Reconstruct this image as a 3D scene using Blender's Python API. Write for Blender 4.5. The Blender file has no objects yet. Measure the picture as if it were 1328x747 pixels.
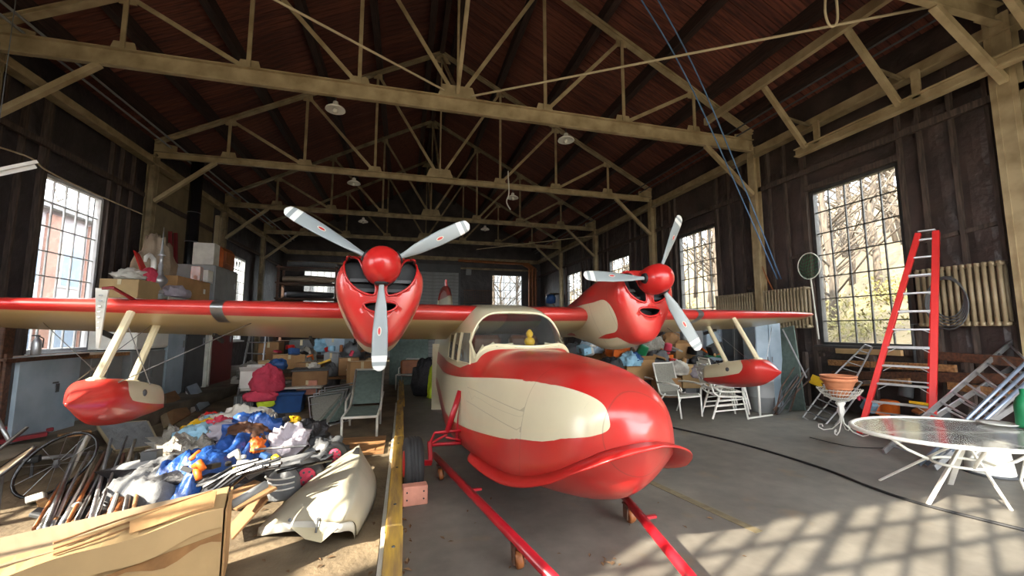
import bpy, bmesh, math, random
from mathutils import Vector, Matrix, noise, Euler
R = math.radians
scene = bpy.context.scene
col = scene.collection
rnd = random.Random(7)
V = Vector

# ------------------------------------------------------------------ camera
F = 529.0; PITCH = math.atan(54.5/F); YAW = R(14.7); H = 1.7
cd = bpy.data.cameras.new('camera'); cam = bpy.data.objects.new('camera', cd); col.objects.link(cam)
cd.sensor_width = 36; cd.lens = 36*F/1328; cd.clip_start = .05; cd.clip_end = 400
cam.location = (0, 0, H); cam.rotation_euler = (R(90)+PITCH, 0, -YAW)
scene.camera = cam
# ------------------------------------------------------------------ world, sun, exposure
w = bpy.data.worlds.new('sky'); scene.world = w; w.use_nodes = True
bg = w.node_tree.nodes['Background']; bg.inputs[0].default_value = (.95, .975, 1, 1); bg.inputs[1].default_value = 8.0
SUN_AZ, SUN_EL = R(62), R(30)
sd = bpy.data.lights.new('sun', 'SUN'); sun = bpy.data.objects.new('sun', sd); col.objects.link(sun)
sd.energy = 15.5; sd.color = (1, .90, .74); sd.angle = R(.55)
SD = V((math.sin(SUN_AZ)*math.cos(SUN_EL), math.cos(SUN_AZ)*math.cos(SUN_EL), -math.sin(SUN_EL)))
sun.rotation_euler = SD.to_track_quat('-Z', 'Y').to_euler(); sun.location = (-20, -12, 20)
vs = scene.view_settings; vs.view_transform = 'Standard'; vs.look = 'None'; vs.gamma = 1; vs.use_curve_mapping = False
vs.exposure = 0.6

# ------------------------------------------------------------------ helpers
_cp, _sp, _cy, _sy = math.cos(PITCH), math.sin(PITCH), math.cos(YAW), math.sin(YAW)
def ray(px, py):
    x = (px-664)/F; y = -(py-373.5)/F
    f = _cp - y*_sp; u = _sp + y*_cp
    return V((x*_cy + f*_sy, -x*_sy + f*_cy, u))
def g(px, py, z=0.0):
    d = ray(px, py); t = (z-H)/d.z; return V((d.x*t, d.y*t, z))
def gx(px, py, X):
    d = ray(px, py); t = X/d.x; return V((X, d.y*t, H+d.z*t))
def gy(px, py, Y):
    d = ray(px, py); t = Y/d.y; return V((d.x*t, Y, H+d.z*t))
def gd(px, py, zc):
    d = ray(px, py); t = zc; return V((d.x*t, d.y*t, H+d.z*t))
def lin(c):
    return tuple(((v/255)/12.92 if v/255 <= .04045 else ((v/255+.055)/1.055)**2.4) for v in c)

def node_mat(name):
    m = bpy.data.materials.new(name); m.use_nodes = True
    nt = m.node_tree; b = nt.nodes['Principled BSDF']; return m, nt, b
def mat(name, c, rough=.6, metal=0.0, var=.25, sc=6.0, bump=0.0, bsc=40.0, c2=None, coat=0.0, spec=.5):
    m, nt, b = node_mat(name); L = nt.links.new; N = nt.nodes.new
    tc = N('ShaderNodeTexCoord'); nz = N('ShaderNodeTexNoise'); nz.inputs['Scale'].default_value = sc
    nz.inputs['Detail'].default_value = 5; L(tc.outputs['Object'], nz.inputs['Vector'])
    mx = N('ShaderNodeMix'); mx.data_type = 'RGBA'
    a = lin(c); d = lin(c2) if c2 else tuple(v*(1-var) for v in a)
    cr = N('ShaderNodeMapRange'); cr.inputs[1].default_value = .35; cr.inputs[2].default_value = .65
    L(nz.outputs['Fac'], cr.inputs[0]); L(cr.outputs[0], mx.inputs[0])
    mx.inputs[6].default_value = (*a, 1); mx.inputs[7].default_value = (*d, 1)
    L(mx.outputs[2], b.inputs['Base Color'])
    b.inputs['Roughness'].default_value = rough; b.inputs['Metallic'].default_value = metal
    b.inputs['Coat Weight'].default_value = coat; b.inputs['Specular IOR Level'].default_value = spec
    if bump:
        n2 = N('ShaderNodeTexNoise'); n2.inputs['Scale'].default_value = bsc; n2.inputs['Detail'].default_value = 4
        L(tc.outputs['Object'], n2.inputs['Vector'])
        bp = N('ShaderNodeBump'); bp.inputs['Strength'].default_value = bump; bp.inputs['Distance'].default_value = .05
        L(n2.outputs['Fac'], bp.inputs['Height']); L(bp.outputs[0], b.inputs['Normal'])
    return m
def woodmat(name, c, c2, stretch=(1, 1, 12), rough=.7, sc=3):
    m, nt, b = node_mat(name); L = nt.links.new; N = nt.nodes.new
    tc = N('ShaderNodeTexCoord'); mp = N('ShaderNodeMapping'); mp.inputs['Scale'].default_value = stretch
    L(tc.outputs['Object'], mp.inputs[0]); nz = N('ShaderNodeTexNoise'); nz.inputs['Scale'].default_value = sc; nz.inputs['Detail'].default_value = 6
    L(mp.outputs[0], nz.inputs['Vector']); rp = N('ShaderNodeValToRGB'); L(nz.outputs['Fac'], rp.inputs[0])
    rp.color_ramp.elements[0].position = .35; rp.color_ramp.elements[1].position = .66
    rp.color_ramp.elements[0].color = (*lin(c2), 1); rp.color_ramp.elements[1].color = (*lin(c), 1)
    L(rp.outputs[0], b.inputs['Base Color']); b.inputs['Roughness'].default_value = rough
    bp = N('ShaderNodeBump'); bp.inputs['Strength'].default_value = .25; bp.inputs['Distance'].default_value = .02
    L(nz.outputs['Fac'], bp.inputs['Height']); L(bp.outputs[0], b.inputs['Normal'])
    return m
def paintmat(name, c0, c1, rough=.28, coat=.4, attr='paint', c2=None):
    # two or three paints split where the stored paint line crosses zero
    m, nt, b = node_mat(name); L = nt.links.new; N = nt.nodes.new
    at = N('ShaderNodeAttribute'); at.attribute_name = attr
    gt = N('ShaderNodeMath'); gt.operation = 'GREATER_THAN'; gt.inputs[1].default_value = 0; L(at.outputs['Fac'], gt.inputs[0])
    mx = N('ShaderNodeMix'); mx.data_type = 'RGBA'; L(gt.outputs[0], mx.inputs[0])
    mx.inputs[6].default_value = (*lin(c0), 1); mx.inputs[7].default_value = (*lin(c1), 1)
    out = mx.outputs[2]
    se = N('ShaderNodeAttribute'); se.attribute_name = 'seam'
    ab = N('ShaderNodeMath'); ab.operation = 'ABSOLUTE'; L(se.outputs['Fac'], ab.inputs[0])
    lt = N('ShaderNodeMath'); lt.operation = 'LESS_THAN'; lt.inputs[1].default_value = .0035; L(ab.outputs[0], lt.inputs[0])
    sc = N('ShaderNodeMath'); sc.operation = 'MULTIPLY'; sc.inputs[1].default_value = .35; L(lt.outputs[0], sc.inputs[0])
    m2 = N('ShaderNodeMix'); m2.data_type = 'RGBA'; L(sc.outputs[0], m2.inputs[0]); L(out, m2.inputs[6]); m2.inputs[7].default_value = (.05, .03, .02, 1)
    tc = N('ShaderNodeTexCoord'); nz = N('ShaderNodeTexNoise'); nz.inputs['Scale'].default_value = 2.5; nz.inputs['Detail'].default_value = 6; L(tc.outputs['Object'], nz.inputs['Vector'])
    mr = N('ShaderNodeMapRange'); mr.inputs[1].default_value = .35; mr.inputs[2].default_value = .75; mr.inputs[3].default_value = 0; mr.inputs[4].default_value = .16; L(nz.outputs['Fac'], mr.inputs[0])
    m3 = N('ShaderNodeMix'); m3.data_type = 'RGBA'; L(mr.outputs[0], m3.inputs[0]); L(m2.outputs[2], m3.inputs[6]); m3.inputs[7].default_value = (.35, .27, .2, 1)
    L(m3.outputs[2], b.inputs['Base Color']); b.inputs['Roughness'].default_value = rough; b.inputs['Coat Weight'].default_value = coat; b.inputs['Coat Roughness'].default_value = .15
    return m
def glassmat(name, tint=(.9, .95, .95), refl=.08, rough=.02, haze=0.0):
    m = bpy.data.materials.new(name); m.use_nodes = True; nt = m.node_tree; nt.nodes.clear(); N = nt.nodes.new; L = nt.links.new
    o = N('ShaderNodeOutputMaterial'); t = N('ShaderNodeBsdfTransparent'); t.inputs[0].default_value = (*tint, 1)
    gl = N('ShaderNodeBsdfGlossy'); gl.inputs['Roughness'].default_value = rough
    fr = N('ShaderNodeLayerWeight'); pw = N('ShaderNodeMath'); pw.operation = 'POWER'; pw.inputs[1].default_value = 4; L(fr.outputs['Facing'], pw.inputs[0])
    ad = N('ShaderNodeMath'); ad.operation = 'ADD'; ad.inputs[1].default_value = refl*.6; L(pw.outputs[0], ad.inputs[0])
    mx = N('ShaderNodeMixShader'); L(ad.outputs[0], mx.inputs[0]); L(t.outputs[0], mx.inputs[1]); L(gl.outputs[0], mx.inputs[2])
    last = mx
    if haze:
        df = N('ShaderNodeBsdfDiffuse'); df.inputs[0].default_value = (.75, .75, .72, 1)
        m2 = N('ShaderNodeMixShader'); m2.inputs[0].default_value = haze; L(mx.outputs[0], m2.inputs[1]); L(df.outputs[0], m2.inputs[2]); last = m2
    L(last.outputs[0], o.inputs[0]); return m

class MB:
    def __init__(s): s.v = []; s.f = []; s.m = []; s.cur = 0
    def add(s, vs, fs):
        o = len(s.v); s.v += [V(p) for p in vs]; s.f += [[i+o for i in f] for f in fs]; s.m += [s.cur]*len(fs); return s
    def box(s, c, d, rot=None):
        x, y, z = d[0]/2, d[1]/2, d[2]/2; c = V(c)
        M = rot if isinstance(rot, Matrix) else (Matrix.Rotation(rot, 3, 'Z') if rot else None)
        ps = [V((a*x, b*y, e*z)) for e in (-1, 1) for a, b in ((-1, -1), (1, -1), (1, 1), (-1, 1))]
        if M: ps = [M @ p for p in ps]
        return s.add([p+c for p in ps], [(3, 2, 1, 0), (4, 5, 6, 7), (0, 1, 5, 4), (1, 2, 6, 5), (2, 3, 7, 6), (3, 0, 4, 7)])
    def bar(s, a, b, w, h, up=(0, 0, 1)):
        a, b = V(a), V(b); d = (b-a).normalized(); up = V(up)
        if abs(d.dot(up)) > .98: up = V((0, 1, 0)) if abs(d.y) < .9 else V((1, 0, 0))
        sx = d.cross(up).normalized(); uz = sx.cross(d).normalized()
        q = [sx*(i*w/2)+uz*(j*h/2) for i, j in ((-1, -1), (1, -1), (1, 1), (-1, 1))]
        return s.add([a+p for p in q]+[b+p for p in q], [(0, 1, 2, 3), (7, 6, 5, 4), (1, 0, 4, 5), (2, 1, 5, 6), (3, 2, 6, 7), (0, 3, 7, 4)])
    def tube(s, pts, r, n=8, closed=False):
        pts = [V(p) for p in pts]; k = len(pts); rr = r if isinstance(r, (list, tuple)) else [r]*k
        rings = []; prev = None
        for i in range(k):
            if closed: d = pts[(i+1) % k]-pts[i-1]
            else: d = pts[min(i+1, k-1)]-pts[max(i-1, 0)]
            d.normalize()
            if prev is None:
                a = V((0, 0, 1)) if abs(d.z) < .9 else V((1, 0, 0)); x = d.cross(a).normalized()
            else:
                x = prev - d*prev.dot(d)
                if x.length < 1e-5: x = d.orthogonal()
                x.normalize()
            prev = x; y = d.cross(x)
            rings.append([pts[i]+x*(rr[i]*math.cos(2*math.pi*j/n))+y*(rr[i]*math.sin(2*math.pi*j/n)) for j in range(n)])
        return s.loft(rings, cap=not closed, wrap=closed)
    def loft(s, rings, closed=True, cap=True, wrap=False):
        n = len(rings[0]); vs = [p for r in rings for p in r]; fs = []
        k = len(rings); m = n if closed else n-1
        for i in range(k if wrap else k-1):
            a, b = i*n, ((i+1) % k)*n
            for j in range(m):
                j2 = (j+1) % n; fs.append((a+j, a+j2, b+j2, b+j))
        if cap and closed and not wrap:
            fs.append(tuple(range(n))[::-1]); fs.append(tuple((k-1)*n+j for j in range(n)))
        return s.add(vs, fs)
    def lathe(s, prof, c=(0, 0, 0), n=20, M=None):
        c = V(c); rings = []
        for r, z in prof:
            rings.append([V((r*math.cos(2*math.pi*j/n), r*math.sin(2*math.pi*j/n), z)) for j in range(n)])
        if M is not None: rings = [[M @ p for p in q] for q in rings]
        return s.loft([[p+c for p in q] for q in rings])
    def prism(s, poly, vec):
        a = [V(p) for p in poly]; b = [p+V(vec) for p in a]; n = len(a)
        fs = [tuple(range(n))[::-1], tuple(range(n, 2*n))]+[(i, (i+1) % n, n+(i+1) % n, n+i) for i in range(n)]
        return s.add(a+b, fs)
    def grid(s, nu, nv, fn):
        vs = [fn(i/nu, j/nv) for i in range(nu+1) for j in range(nv+1)]
        return s.add(vs, [(i*(nv+1)+j, (i+1)*(nv+1)+j, (i+1)*(nv+1)+j+1, i*(nv+1)+j+1) for i in range(nu) for j in range(nv)])
    def disc(s, c, r, h, n=24, M=None): return s.lathe([(r, 0), (r, h)], c, n, M)
    def build(s, name, m, parent=None, smooth=False, center=False, bevel=0, solid=0, fix=True):
        me = bpy.data.meshes.new(name); off = V((0, 0, 0))
        if center and s.v:
            lo = [min(p[i] for p in s.v) for i in range(3)]; hi = [max(p[i] for p in s.v) for i in range(3)]
            off = V(((lo[0]+hi[0])/2, (lo[1]+hi[1])/2, lo[2]))
        me.from_pydata([tuple(p-off) for p in s.v], [], s.f)
        for q in (m if isinstance(m, (list, tuple)) else [m]): me.materials.append(q)
        me.polygons.foreach_set('material_index', s.m)
        if fix or bevel:
            bm = bmesh.new(); bm.from_mesh(me)
            if fix: bmesh.ops.recalc_face_normals(bm, faces=bm.faces)
            if bevel:
                es = [e for e in bm.edges if len(e.link_faces) == 2 and e.calc_face_angle(0) > .6]
                bmesh.ops.bevel(bm, geom=es, offset=bevel, segments=1, affect='EDGES', clamp_overlap=True)
            bm.to_mesh(me); bm.free()
        if smooth: me.polygons.foreach_set('use_smooth', [True]*len(me.polygons))
        me.update()
        o = bpy.data.objects.new(name, me); col.objects.link(o); o.location = off
        if parent: o.parent = parent
        if solid:
            md = o.modifiers.new('thick', 'SOLIDIFY'); md.thickness = solid; md.offset = 0
        return o
def tag(o, label=None, cat=None, group=None, kind=None):
    if label: o['label'] = label
    if cat: o['category'] = cat
    if group: o['group'] = group
    if kind: o['kind'] = kind
    return o
def thing(name, label, cat, loc=(0, 0, 0), rz=0.0, group=None):
    o = bpy.data.objects.new(name, None); col.objects.link(o); o.location = loc; o.rotation_euler = (0, 0, rz); o.empty_display_size = .1
    return tag(o, label, cat, group)
def struct(mb, name, m, parent=None, **k):
    o = mb.build(name, m, parent, **k)
    if not parent: o['kind'] = 'structure'
    return o
def dup(o, parent=None):
    c = o.copy(); col.objects.link(c); c.parent = parent
    for ch in list(o.children): dup(ch, c)
    return c
def inst(proto, name, loc, parent, rot=None, scale=None):
    o = bpy.data.objects.new(name, proto.data if hasattr(proto, 'data') else proto); col.objects.link(o); o.parent = parent; o.location = loc
    if rot: o.rotation_euler = rot
    if scale: o.scale = scale
    return o
def lerp(a, b, t): return a+(b-a)*t
def interp(tab, x):
    if x <= tab[0][0]: return tab[0][1:]
    for p, q in zip(tab, tab[1:]):
        if x <= q[0]:
            t = (x-p[0])/(q[0]-p[0]); return tuple(a+(b-a)*t for a, b in zip(p[1:], q[1:]))
    return tab[-1][1:]
def sinterp(tab, x):   # smooth (Catmull-Rom) table lookup
    n = len(tab)
    if x <= tab[0][0]: return tab[0][1:]
    if x >= tab[-1][0]: return tab[-1][1:]
    i = max(k for k in range(n) if tab[k][0] <= x); i = min(i, n-2)
    p1, p2 = tab[i], tab[i+1]; p0 = tab[i-1] if i else p1; p3 = tab[i+2] if i+2 < n else p2
    h = p2[0]-p1[0]; t = (x-p1[0])/h; out = []
    for k in range(1, len(p1)):
        m1 = (p2[k]-p0[k])/max(1e-6, p2[0]-p0[0])*h; m2 = (p3[k]-p1[k])/max(1e-6, p3[0]-p1[0])*h
        out.append((2*t**3-3*t*t+1)*p1[k]+(t**3-2*t*t+t)*m1+(-2*t**3+3*t*t)*p2[k]+(t**3-t*t)*m2)
    return tuple(out)
def nz(p, s=1.0): return noise.noise(V(p)*s)
def setattr_pts(o, name, vals):
    a = o.data.attributes.new(name, 'FLOAT', 'POINT'); a.data.foreach_set('value', vals)

# ------------------------------------------------------------------ materials
M = {}
M['tan'] = mat('tan_steel_paint', (176, 158, 124), .5, var=.35, sc=3, c2=(142, 124, 92))
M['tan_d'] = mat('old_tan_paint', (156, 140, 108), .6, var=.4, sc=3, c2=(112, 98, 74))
M['deck'] = woodmat('roof_board_wood', (122, 68, 52), (76, 40, 33), (1.2, 14, 14), .8, 1.5)
M['deck2'] = woodmat('roof_board_dark_wood', (104, 56, 45), (62, 34, 29), (1.2, 14, 14), .8, 1.5)
M['purlin'] = woodmat('purlin_wood', (64, 44, 38), (38, 27, 24), (12, 1, 12), .8)
M['paper'] = mat('tar_paper', (80, 67, 63), .42, var=.45, sc=1.6, bump=.9, bsc=4.0, c2=(50, 44, 43))
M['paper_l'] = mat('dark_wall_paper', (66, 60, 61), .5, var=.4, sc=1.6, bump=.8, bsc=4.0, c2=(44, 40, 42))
M['stud'] = woodmat('stud_wood', (88, 74, 66), (56, 47, 43), (10, 10, 1), .8)
M['steelframe'] = mat('window_steel', (78, 78, 78), .5, .3, var=.3)
M['whiteframe'] = mat('white_window_paint', (205, 208, 210), .5, var=.15)
M['glass'] = glassmat('window_glass', (.96, .98, .98), .06, .03, .05)
M['beige'] = mat('beige_plywood', (150, 135, 105), .7, var=.3, sc=2)
M['white'] = mat('white_enamel', (226, 224, 215), .4, var=.08)
M['dirtywhite'] = mat('dirty_white', (205, 203, 192), .5, var=.25, sc=4)
M['grey'] = mat('grey_paint', (140, 142, 142), .5, var=.2, sc=3)
M['dgrey'] = mat('dark_grey_paint', (76, 78, 80), .5, var=.25, sc=3)
M['ltblue'] = mat('pale_blue_enamel', (168, 184, 196), .4, var=.2, sc=2, c2=(140, 158, 172))
M['darkred'] = mat('dark_red_paint', (120, 26, 34), .4, var=.2, sc=3)
M['black'] = mat('black_rubber', (30, 30, 31), .6, var=.3)
M['blackgloss'] = mat('black_gloss', (22, 23, 26), .25, var=.3)
M['alu'] = mat('aluminium', (190, 192, 194), .38, .8, var=.2, sc=8)
M['steel'] = mat('steel', (150, 150, 150), .35, .9, var=.3, sc=8)
M['card'] = mat('cardboard', (178, 138, 92), .85, var=.2, sc=3)
M['card2'] = mat('brown_cardboard', (150, 112, 74), .85, var=.25, sc=3)
M['cardl'] = mat('pale_cardboard', (186, 156, 110), .8, var=.2, sc=2.5)
M['cardtop'] = mat('weathered_cardboard', (160, 140, 112), .85, var=.2, sc=2)
M['tape'] = mat('packing_tape', (205, 190, 150), .3, var=.1)
M['red'] = mat('red_paint', (186, 34, 32), .32, var=.12, sc=3, coat=.3)
M['gearred'] = mat('gear_red_paint', (176, 26, 38), .35, var=.2, sc=5, coat=.3)
M['cream'] = mat('cream_paint', (208, 198, 164), .35, var=.08, sc=3, coat=.3)
M['blade'] = mat('propeller_grey', (158, 166, 166), .35, .25, var=.12, sc=5)
M['tyre'] = mat('tyre_rubber', (46, 46, 47), .75, var=.3, sc=10)
M['woodred'] = mat('red_washed_wood', (205, 140, 118), .8, var=.3, sc=6)
M['ytimber'] = woodmat('yellow_painted_timber', (198, 160, 66), (140, 112, 70), (9, 1, 9), .7, 2)
M['wood'] = woodmat('plain_wood', (168, 124, 78), (120, 84, 52), (1, 8, 8), .7)
M['wooddark'] = woodmat('dark_wood', (96, 62, 42), (60, 40, 30), (1, 8, 8), .6)
M['bluetarp'] = mat('blue_tarp', (40, 84, 158), .4, var=.35, sc=6, bump=.4, bsc=14)
M['bluebin'] = mat('blue_plastic', (44, 84, 140), .4, var=.2)
M['pink'] = mat('pink_fabric', (222, 72, 98), .8, var=.2, bump=.4, bsc=18)
M['whitecloth'] = mat('white_cloth', (205, 201, 190), .9, var=.15, bump=.5, bsc=14)
M['lav'] = mat('pale_lavender_cloth', (172, 165, 174), .9, var=.15, bump=.5, bsc=14)
M['greycloth'] = mat('grey_canvas', (112, 114, 116), .8, var=.25, sc=5, bump=.4, bsc=12)
M['blackcloth'] = mat('black_nylon', (36, 36, 40), .6, var=.35, sc=5, bump=.6, bsc=14)
M['yellow'] = mat('yellow_plastic', (226, 182, 34), .45, var=.15)
M['orange'] = mat('orange_plastic', (226, 110, 34), .5, var=.15)
M['green'] = mat('green_plastic', (30, 120, 76), .4, var=.2)
M['hivis'] = mat('hi_vis_yellow', (200, 224, 40), .6, var=.15)
M['cyan'] = mat('pale_blue_cloth', (150, 196, 220), .85, var=.2, bump=.4, bsc=16)
M['plastic'] = mat('crumpled_plastic', (152, 147, 136), .3, var=.3, sc=9, bump=.8, bsc=22)
M['sling'] = mat('grey_sling_fabric', (138, 136, 126), .85, var=.3, sc=60)
M['gsling'] = mat('green_sling_fabric', (104, 120, 112), .85, var=.25, sc=12)
M['terra'] = mat('terracotta', (206, 132, 92), .8, var=.15, sc=6)
M['radiator'] = mat('radiator_paint', (152, 136, 108), .5, var=.2, sc=6)
M['ladred'] = mat('red_fibreglass', (212, 40, 38), .4, var=.12)
M['rope'] = mat('blue_rope', (92, 128, 170), .8, var=.2)
M['ropew'] = mat('pale_rope', (196, 180, 148), .8, var=.2)
M['dirt'] = mat('dried_leaves', (110, 84, 56), .9, var=.4)
M['brick'] = mat('red_brick', (176, 136, 122), .85, var=.3, sc=5)
M['bark'] = woodmat('tree_bark', (112, 98, 84), (70, 62, 54), (6, 6, 1), .9, 3)
M['inner'] = mat('dark_duct', (24, 25, 27), .6, var=.3)
M['cloth_tan'] = mat('dust_sheet', (168, 150, 128), .9, var=.2, sc=4, bump=.4, bsc=8)
M['brass'] = mat('tarnished_brass', (170, 140, 70), .35, .8)
M['amber'] = mat('amber_wood_panel', (170, 84, 30), .35, var=.4, sc=5, coat=.4)
M['leather'] = mat('brown_leather', (150, 88, 44), .5, var=.3, sc=6)
M['tabglass'] = glassmat('frosted_table_glass', (.66, .68, .66), .12, .12, .16)
M['cockglass'] = glassmat('windshield_glass', (.78, .80, .78), .08, .02, .03)
# ------------------------------------------------------------------ the hangar
XL, XR, YB, YF, ZE = -7.15, 9.15, 27.0, -.8, 6.6
XC = 1.0; ZR = 10.86
TR = [3.82, 8.54, 13.2, 17.9, 22.5]
SL = (ZR-ZE)/(XR-XC)
ZW = ZR+.66-SL*(XR-XC)   # where the walls meet the roof

def floormat():
    m, nt, b = node_mat('worn_concrete'); L = nt.links.new; N = nt.nodes.new
    tc = N('ShaderNodeTexCoord')
    def no(sc, det=6, vec=None):
        n = N('ShaderNodeTexNoise'); n.inputs['Scale'].default_value = sc; n.inputs['Detail'].default_value = det; n.inputs['Roughness'].default_value = .6
        L(tc.outputs['Object'], n.inputs['Vector']); return n
    a = no(.7); r = N('ShaderNodeValToRGB'); L(a.outputs['Fac'], r.inputs[0])
    r.color_ramp.elements[0].position = .3; r.color_ramp.elements[1].position = .7
    r.color_ramp.elements[0].color = (*lin((88, 84, 77)), 1); r.color_ramp.elements[1].color = (*lin((122, 117, 107)), 1)
    c = no(5, 8); r2 = N('ShaderNodeMapRange'); L(c.outputs['Fac'], r2.inputs[0]); r2.inputs[1].default_value = .3; r2.inputs[2].default_value = .75; r2.inputs[3].default_value = .78; r2.inputs[4].default_value = 1.12
    mu = N('ShaderNodeMix'); mu.data_type = 'RGBA'; mu.blend_type = 'MULTIPLY'; mu.inputs[0].default_value = 1
    L(r.outputs[0], mu.inputs[6]); L(r2.outputs[0], mu.inputs[7])
    d = no(1.6, 3); r3 = N('ShaderNodeMapRange'); L(d.outputs['Fac'], r3.inputs[0]); r3.inputs[1].default_value = .62; r3.inputs[2].default_value = .72; r3.inputs[4].default_value = .45
    st = N('ShaderNodeMix'); st.data_type = 'RGBA'; L(r3.outputs[0], st.inputs[0]); L(mu.outputs[2], st.inputs[6]); st.inputs[7].default_value = (*lin((126, 106, 76)), 1)
    L(st.outputs[2], b.inputs['Base Color']); b.inputs['Roughness'].default_value = .55
    bp = N('ShaderNodeBump'); bp.inputs['Strength'].default_value = .12; bp.inputs['Distance'].default_value = .02; L(c.outputs['Fac'], bp.inputs['Height']); L(bp.outputs[0], b.inputs['Normal'])
    return m
M['floor'] = floormat()
M['slab'] = mat('dusty_concrete', (122, 112, 96), .85, var=.3, sc=2, bump=.2, bsc=20, c2=(88, 80, 66))
M['earth'] = mat('dusty_ground', (124, 108, 84), .9, var=.3, sc=2.2, bump=.3, bsc=18, c2=(88, 76, 58))

fl = struct(MB().box(((XR-.1)/2, (YB+YF)/2, -.1), (XR+.1, YB-YF, .2)), 'floor', M['floor'])
struct(MB().box(((XL-.1)/2-.05, (YB+YF)/2, -.1), (-XL-.1, YB-YF, .2)), 'dirt_floor', M['earth'])
pl = MB().box((-5.72, 12.2, .125), (2.85, 14.6, .25)); struct(pl, 'platform', M['slab'])
# faint yellow line on the slab
yl = MB().bar(g(815, 612, .002), g(985, 690, .002), .09, .003); yl.build('floor_line', mat('worn_yellow_line', (118, 106, 78), .8, var=.4, sc=12), fl)

def wall_mesh(a0, a1, z0, z1, holes, fixed, axis, thick):
    mb = MB(); As = sorted({a0, a1, *[h[0] for h in holes], *[h[1] for h in holes]}); Zs = sorted({z0, z1, *[h[2] for h in holes], *[h[3] for h in holes]})
    for p, q in zip(As, As[1:]):
        run = None
        for r, s in zip(Zs, Zs[1:]):
            c = ((p+q)/2, (r+s)/2); hit = any(h[0] < c[0] < h[1] and h[2] < c[1] < h[3] for h in holes)
            if hit: continue
            if axis == 'X': mb.box((fixed, c[0], c[1]), (thick, q-p, s-r))
            else: mb.box((c[0], fixed, c[1]), (q-p, thick, s-r))
    return mb
WZ0, WZ1 = 1.4, 4.9
RW = [(5.48, 7.2), (10.27, 12.0), (15.2, 17.0), (20.0, 22.1)]
LW = [(-.5, 3.3), (5.4, 7.1), (10.15, 11.8), (19.4, 21)]
BW = [(-6.0, -4.1), (5.67, 7.8)]
wr = struct(wall_mesh(YF, YB, 0, ZW, [(a, b, WZ0, WZ1) for a, b in RW], XR+.08, 'X', .16), 'wall_right', M['paper'])
wl = struct(wall_mesh(YF, YB, 0, ZW, [(a, b, WZ0-.13, WZ1-.05) for a, b in LW], XL-.08, 'X', .16), 'wall_left', M['paper_l'])
wb = wall_mesh(XL, XR, 0, ZW, [(a, b, 2.3, 5.45) for a, b in BW], YB+.08, 'Y', .16)
wb.prism([(XL, YB, ZW), (XR, YB, ZW), (XC, YB, ZR+.66)], (0, .16, 0)); wb = struct(wb, 'wall_back', M['paper_l'])
TX0, TX1, TZ0, TZ1 = -5.75, 6.5, 3.1, 5.02
wf = wall_mesh(XL, XR, 0, ZW, [(1.8, 8.6, 0, 2.9), (TX0, TX1, TZ0, TZ1)], YF-.08, 'Y', .16)
wf.prism([(XL, YF-.16, ZW), (XR, YF-.16, ZW), (XC, YF-.16, ZR+.66)], (0, .16, 0)); wf = struct(wf, 'wall_front', M['paper_l'])

# ---- windows: each pane an object, muntins joined per window
NW = [0]
def window(axis, fixed, a0, a1, z0, z1, nc, nr, inward, fm, hang=()):
    NW[0] += 1; n = NW[0]; fr = MB(); t = .07
    def P(a, z, d=0): return V((fixed+d, a, z)) if axis == 'X' else V((a, fixed+d, z))
    up = (1, 0, 0) if axis == 'X' else (0, 1, 0)
    for z in (z0, z1): fr.bar(P(a0, z), P(a1, z), t, .12, up)
    for a in (a0, a1): fr.bar(P(a, z0), P(a, z1), t, .12, up)
    fr.bar(P(a0-.1, z0-.06, inward*.12), P(a1+.1, z0-.06, inward*.12), .06, .14, up)
    o = struct(fr, 'window_%d' % n, fm)
    mu = MB(); ca = (a1-a0)/nc; cz = (z1-z0)/nr
    for i in range(1, nc): mu.bar(P(a0+i*ca, z0), P(a0+i*ca, z1), .022, .035, up)
    for j in range(1, nr): mu.bar(P(a0, z0+j*cz), P(a1, z0+j*cz), .022 if j not in hang else .05, .035, up)
    mu.build('muntins', M['steelframe'] if fm is M['steelframe'] else M['whiteframe'], o)
    pm = MB().box((0, 0, 0), (.006, ca-.012, cz-.012) if axis == 'X' else (ca-.012, .006, cz-.012)).build('pane', M['glass'], o)
    pm.location = P(a0+ca/2, z0+cz/2)
    for i in range(nc):
        for j in range(nr):
            if i or j: inst(pm, 'pane', P(a0+(i+.5)*ca, z0+(j+.5)*cz), o)
    return o
for a, b in RW: window('X', XR+.05, a, b, WZ0, WZ1, 5, 7, -1, M['steelframe'])
for k, (a, b) in enumerate(LW):
    if k: window('X', XL-.05, a, b, WZ0-.13, WZ1-.05, 5, 7, 1, M['whiteframe'])
for a, b in BW: window('Y', YB+.05, a, b, 2.3, 5.45, 5, 6, -1, M['steelframe'])
# bare openings of the glazed front: steel grid only
def grid_window(name_n, x0, x1, z0, z1, nx, nz_, r, thick_every=5):
    fr = MB(); y = YF-.08
    for i in range(nx+1): fr.bar((lerp(x0, x1, i/nx), y, z0), (lerp(x0, x1, i/nx), y, z1), r*(4.5 if i % thick_every == 0 else 1), .05, (0, 1, 0))
    for j in range(nz_+1): fr.bar((x0, y, lerp(z0, z1, j/nz_)), (x1, y, lerp(z0, z1, j/nz_)), r*1.3, .05, (0, 1, 0))
    o = struct(fr, 'window_%d' % name_n, M['steelframe']); return o
grid_window(20, TX0, TX1, TZ0, TZ1, 26, 4, .03)
fr = MB()
for i in range(8): fr.bar((XL-.08, lerp(-.5, 3.3, i/7), WZ0-.13), (XL-.08, lerp(-.5, 3.3, i/7), WZ1-.05), .035 if i % 3 else .12, .05, (1, 0, 0))
for j in range(7): fr.bar((XL-.08, -.5, lerp(WZ0-.13, WZ1-.05, j/6)), (XL-.08, 3.3, lerp(WZ0-.13, WZ1-.05, j/6)), .04, .05, (1, 0, 0))
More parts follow.
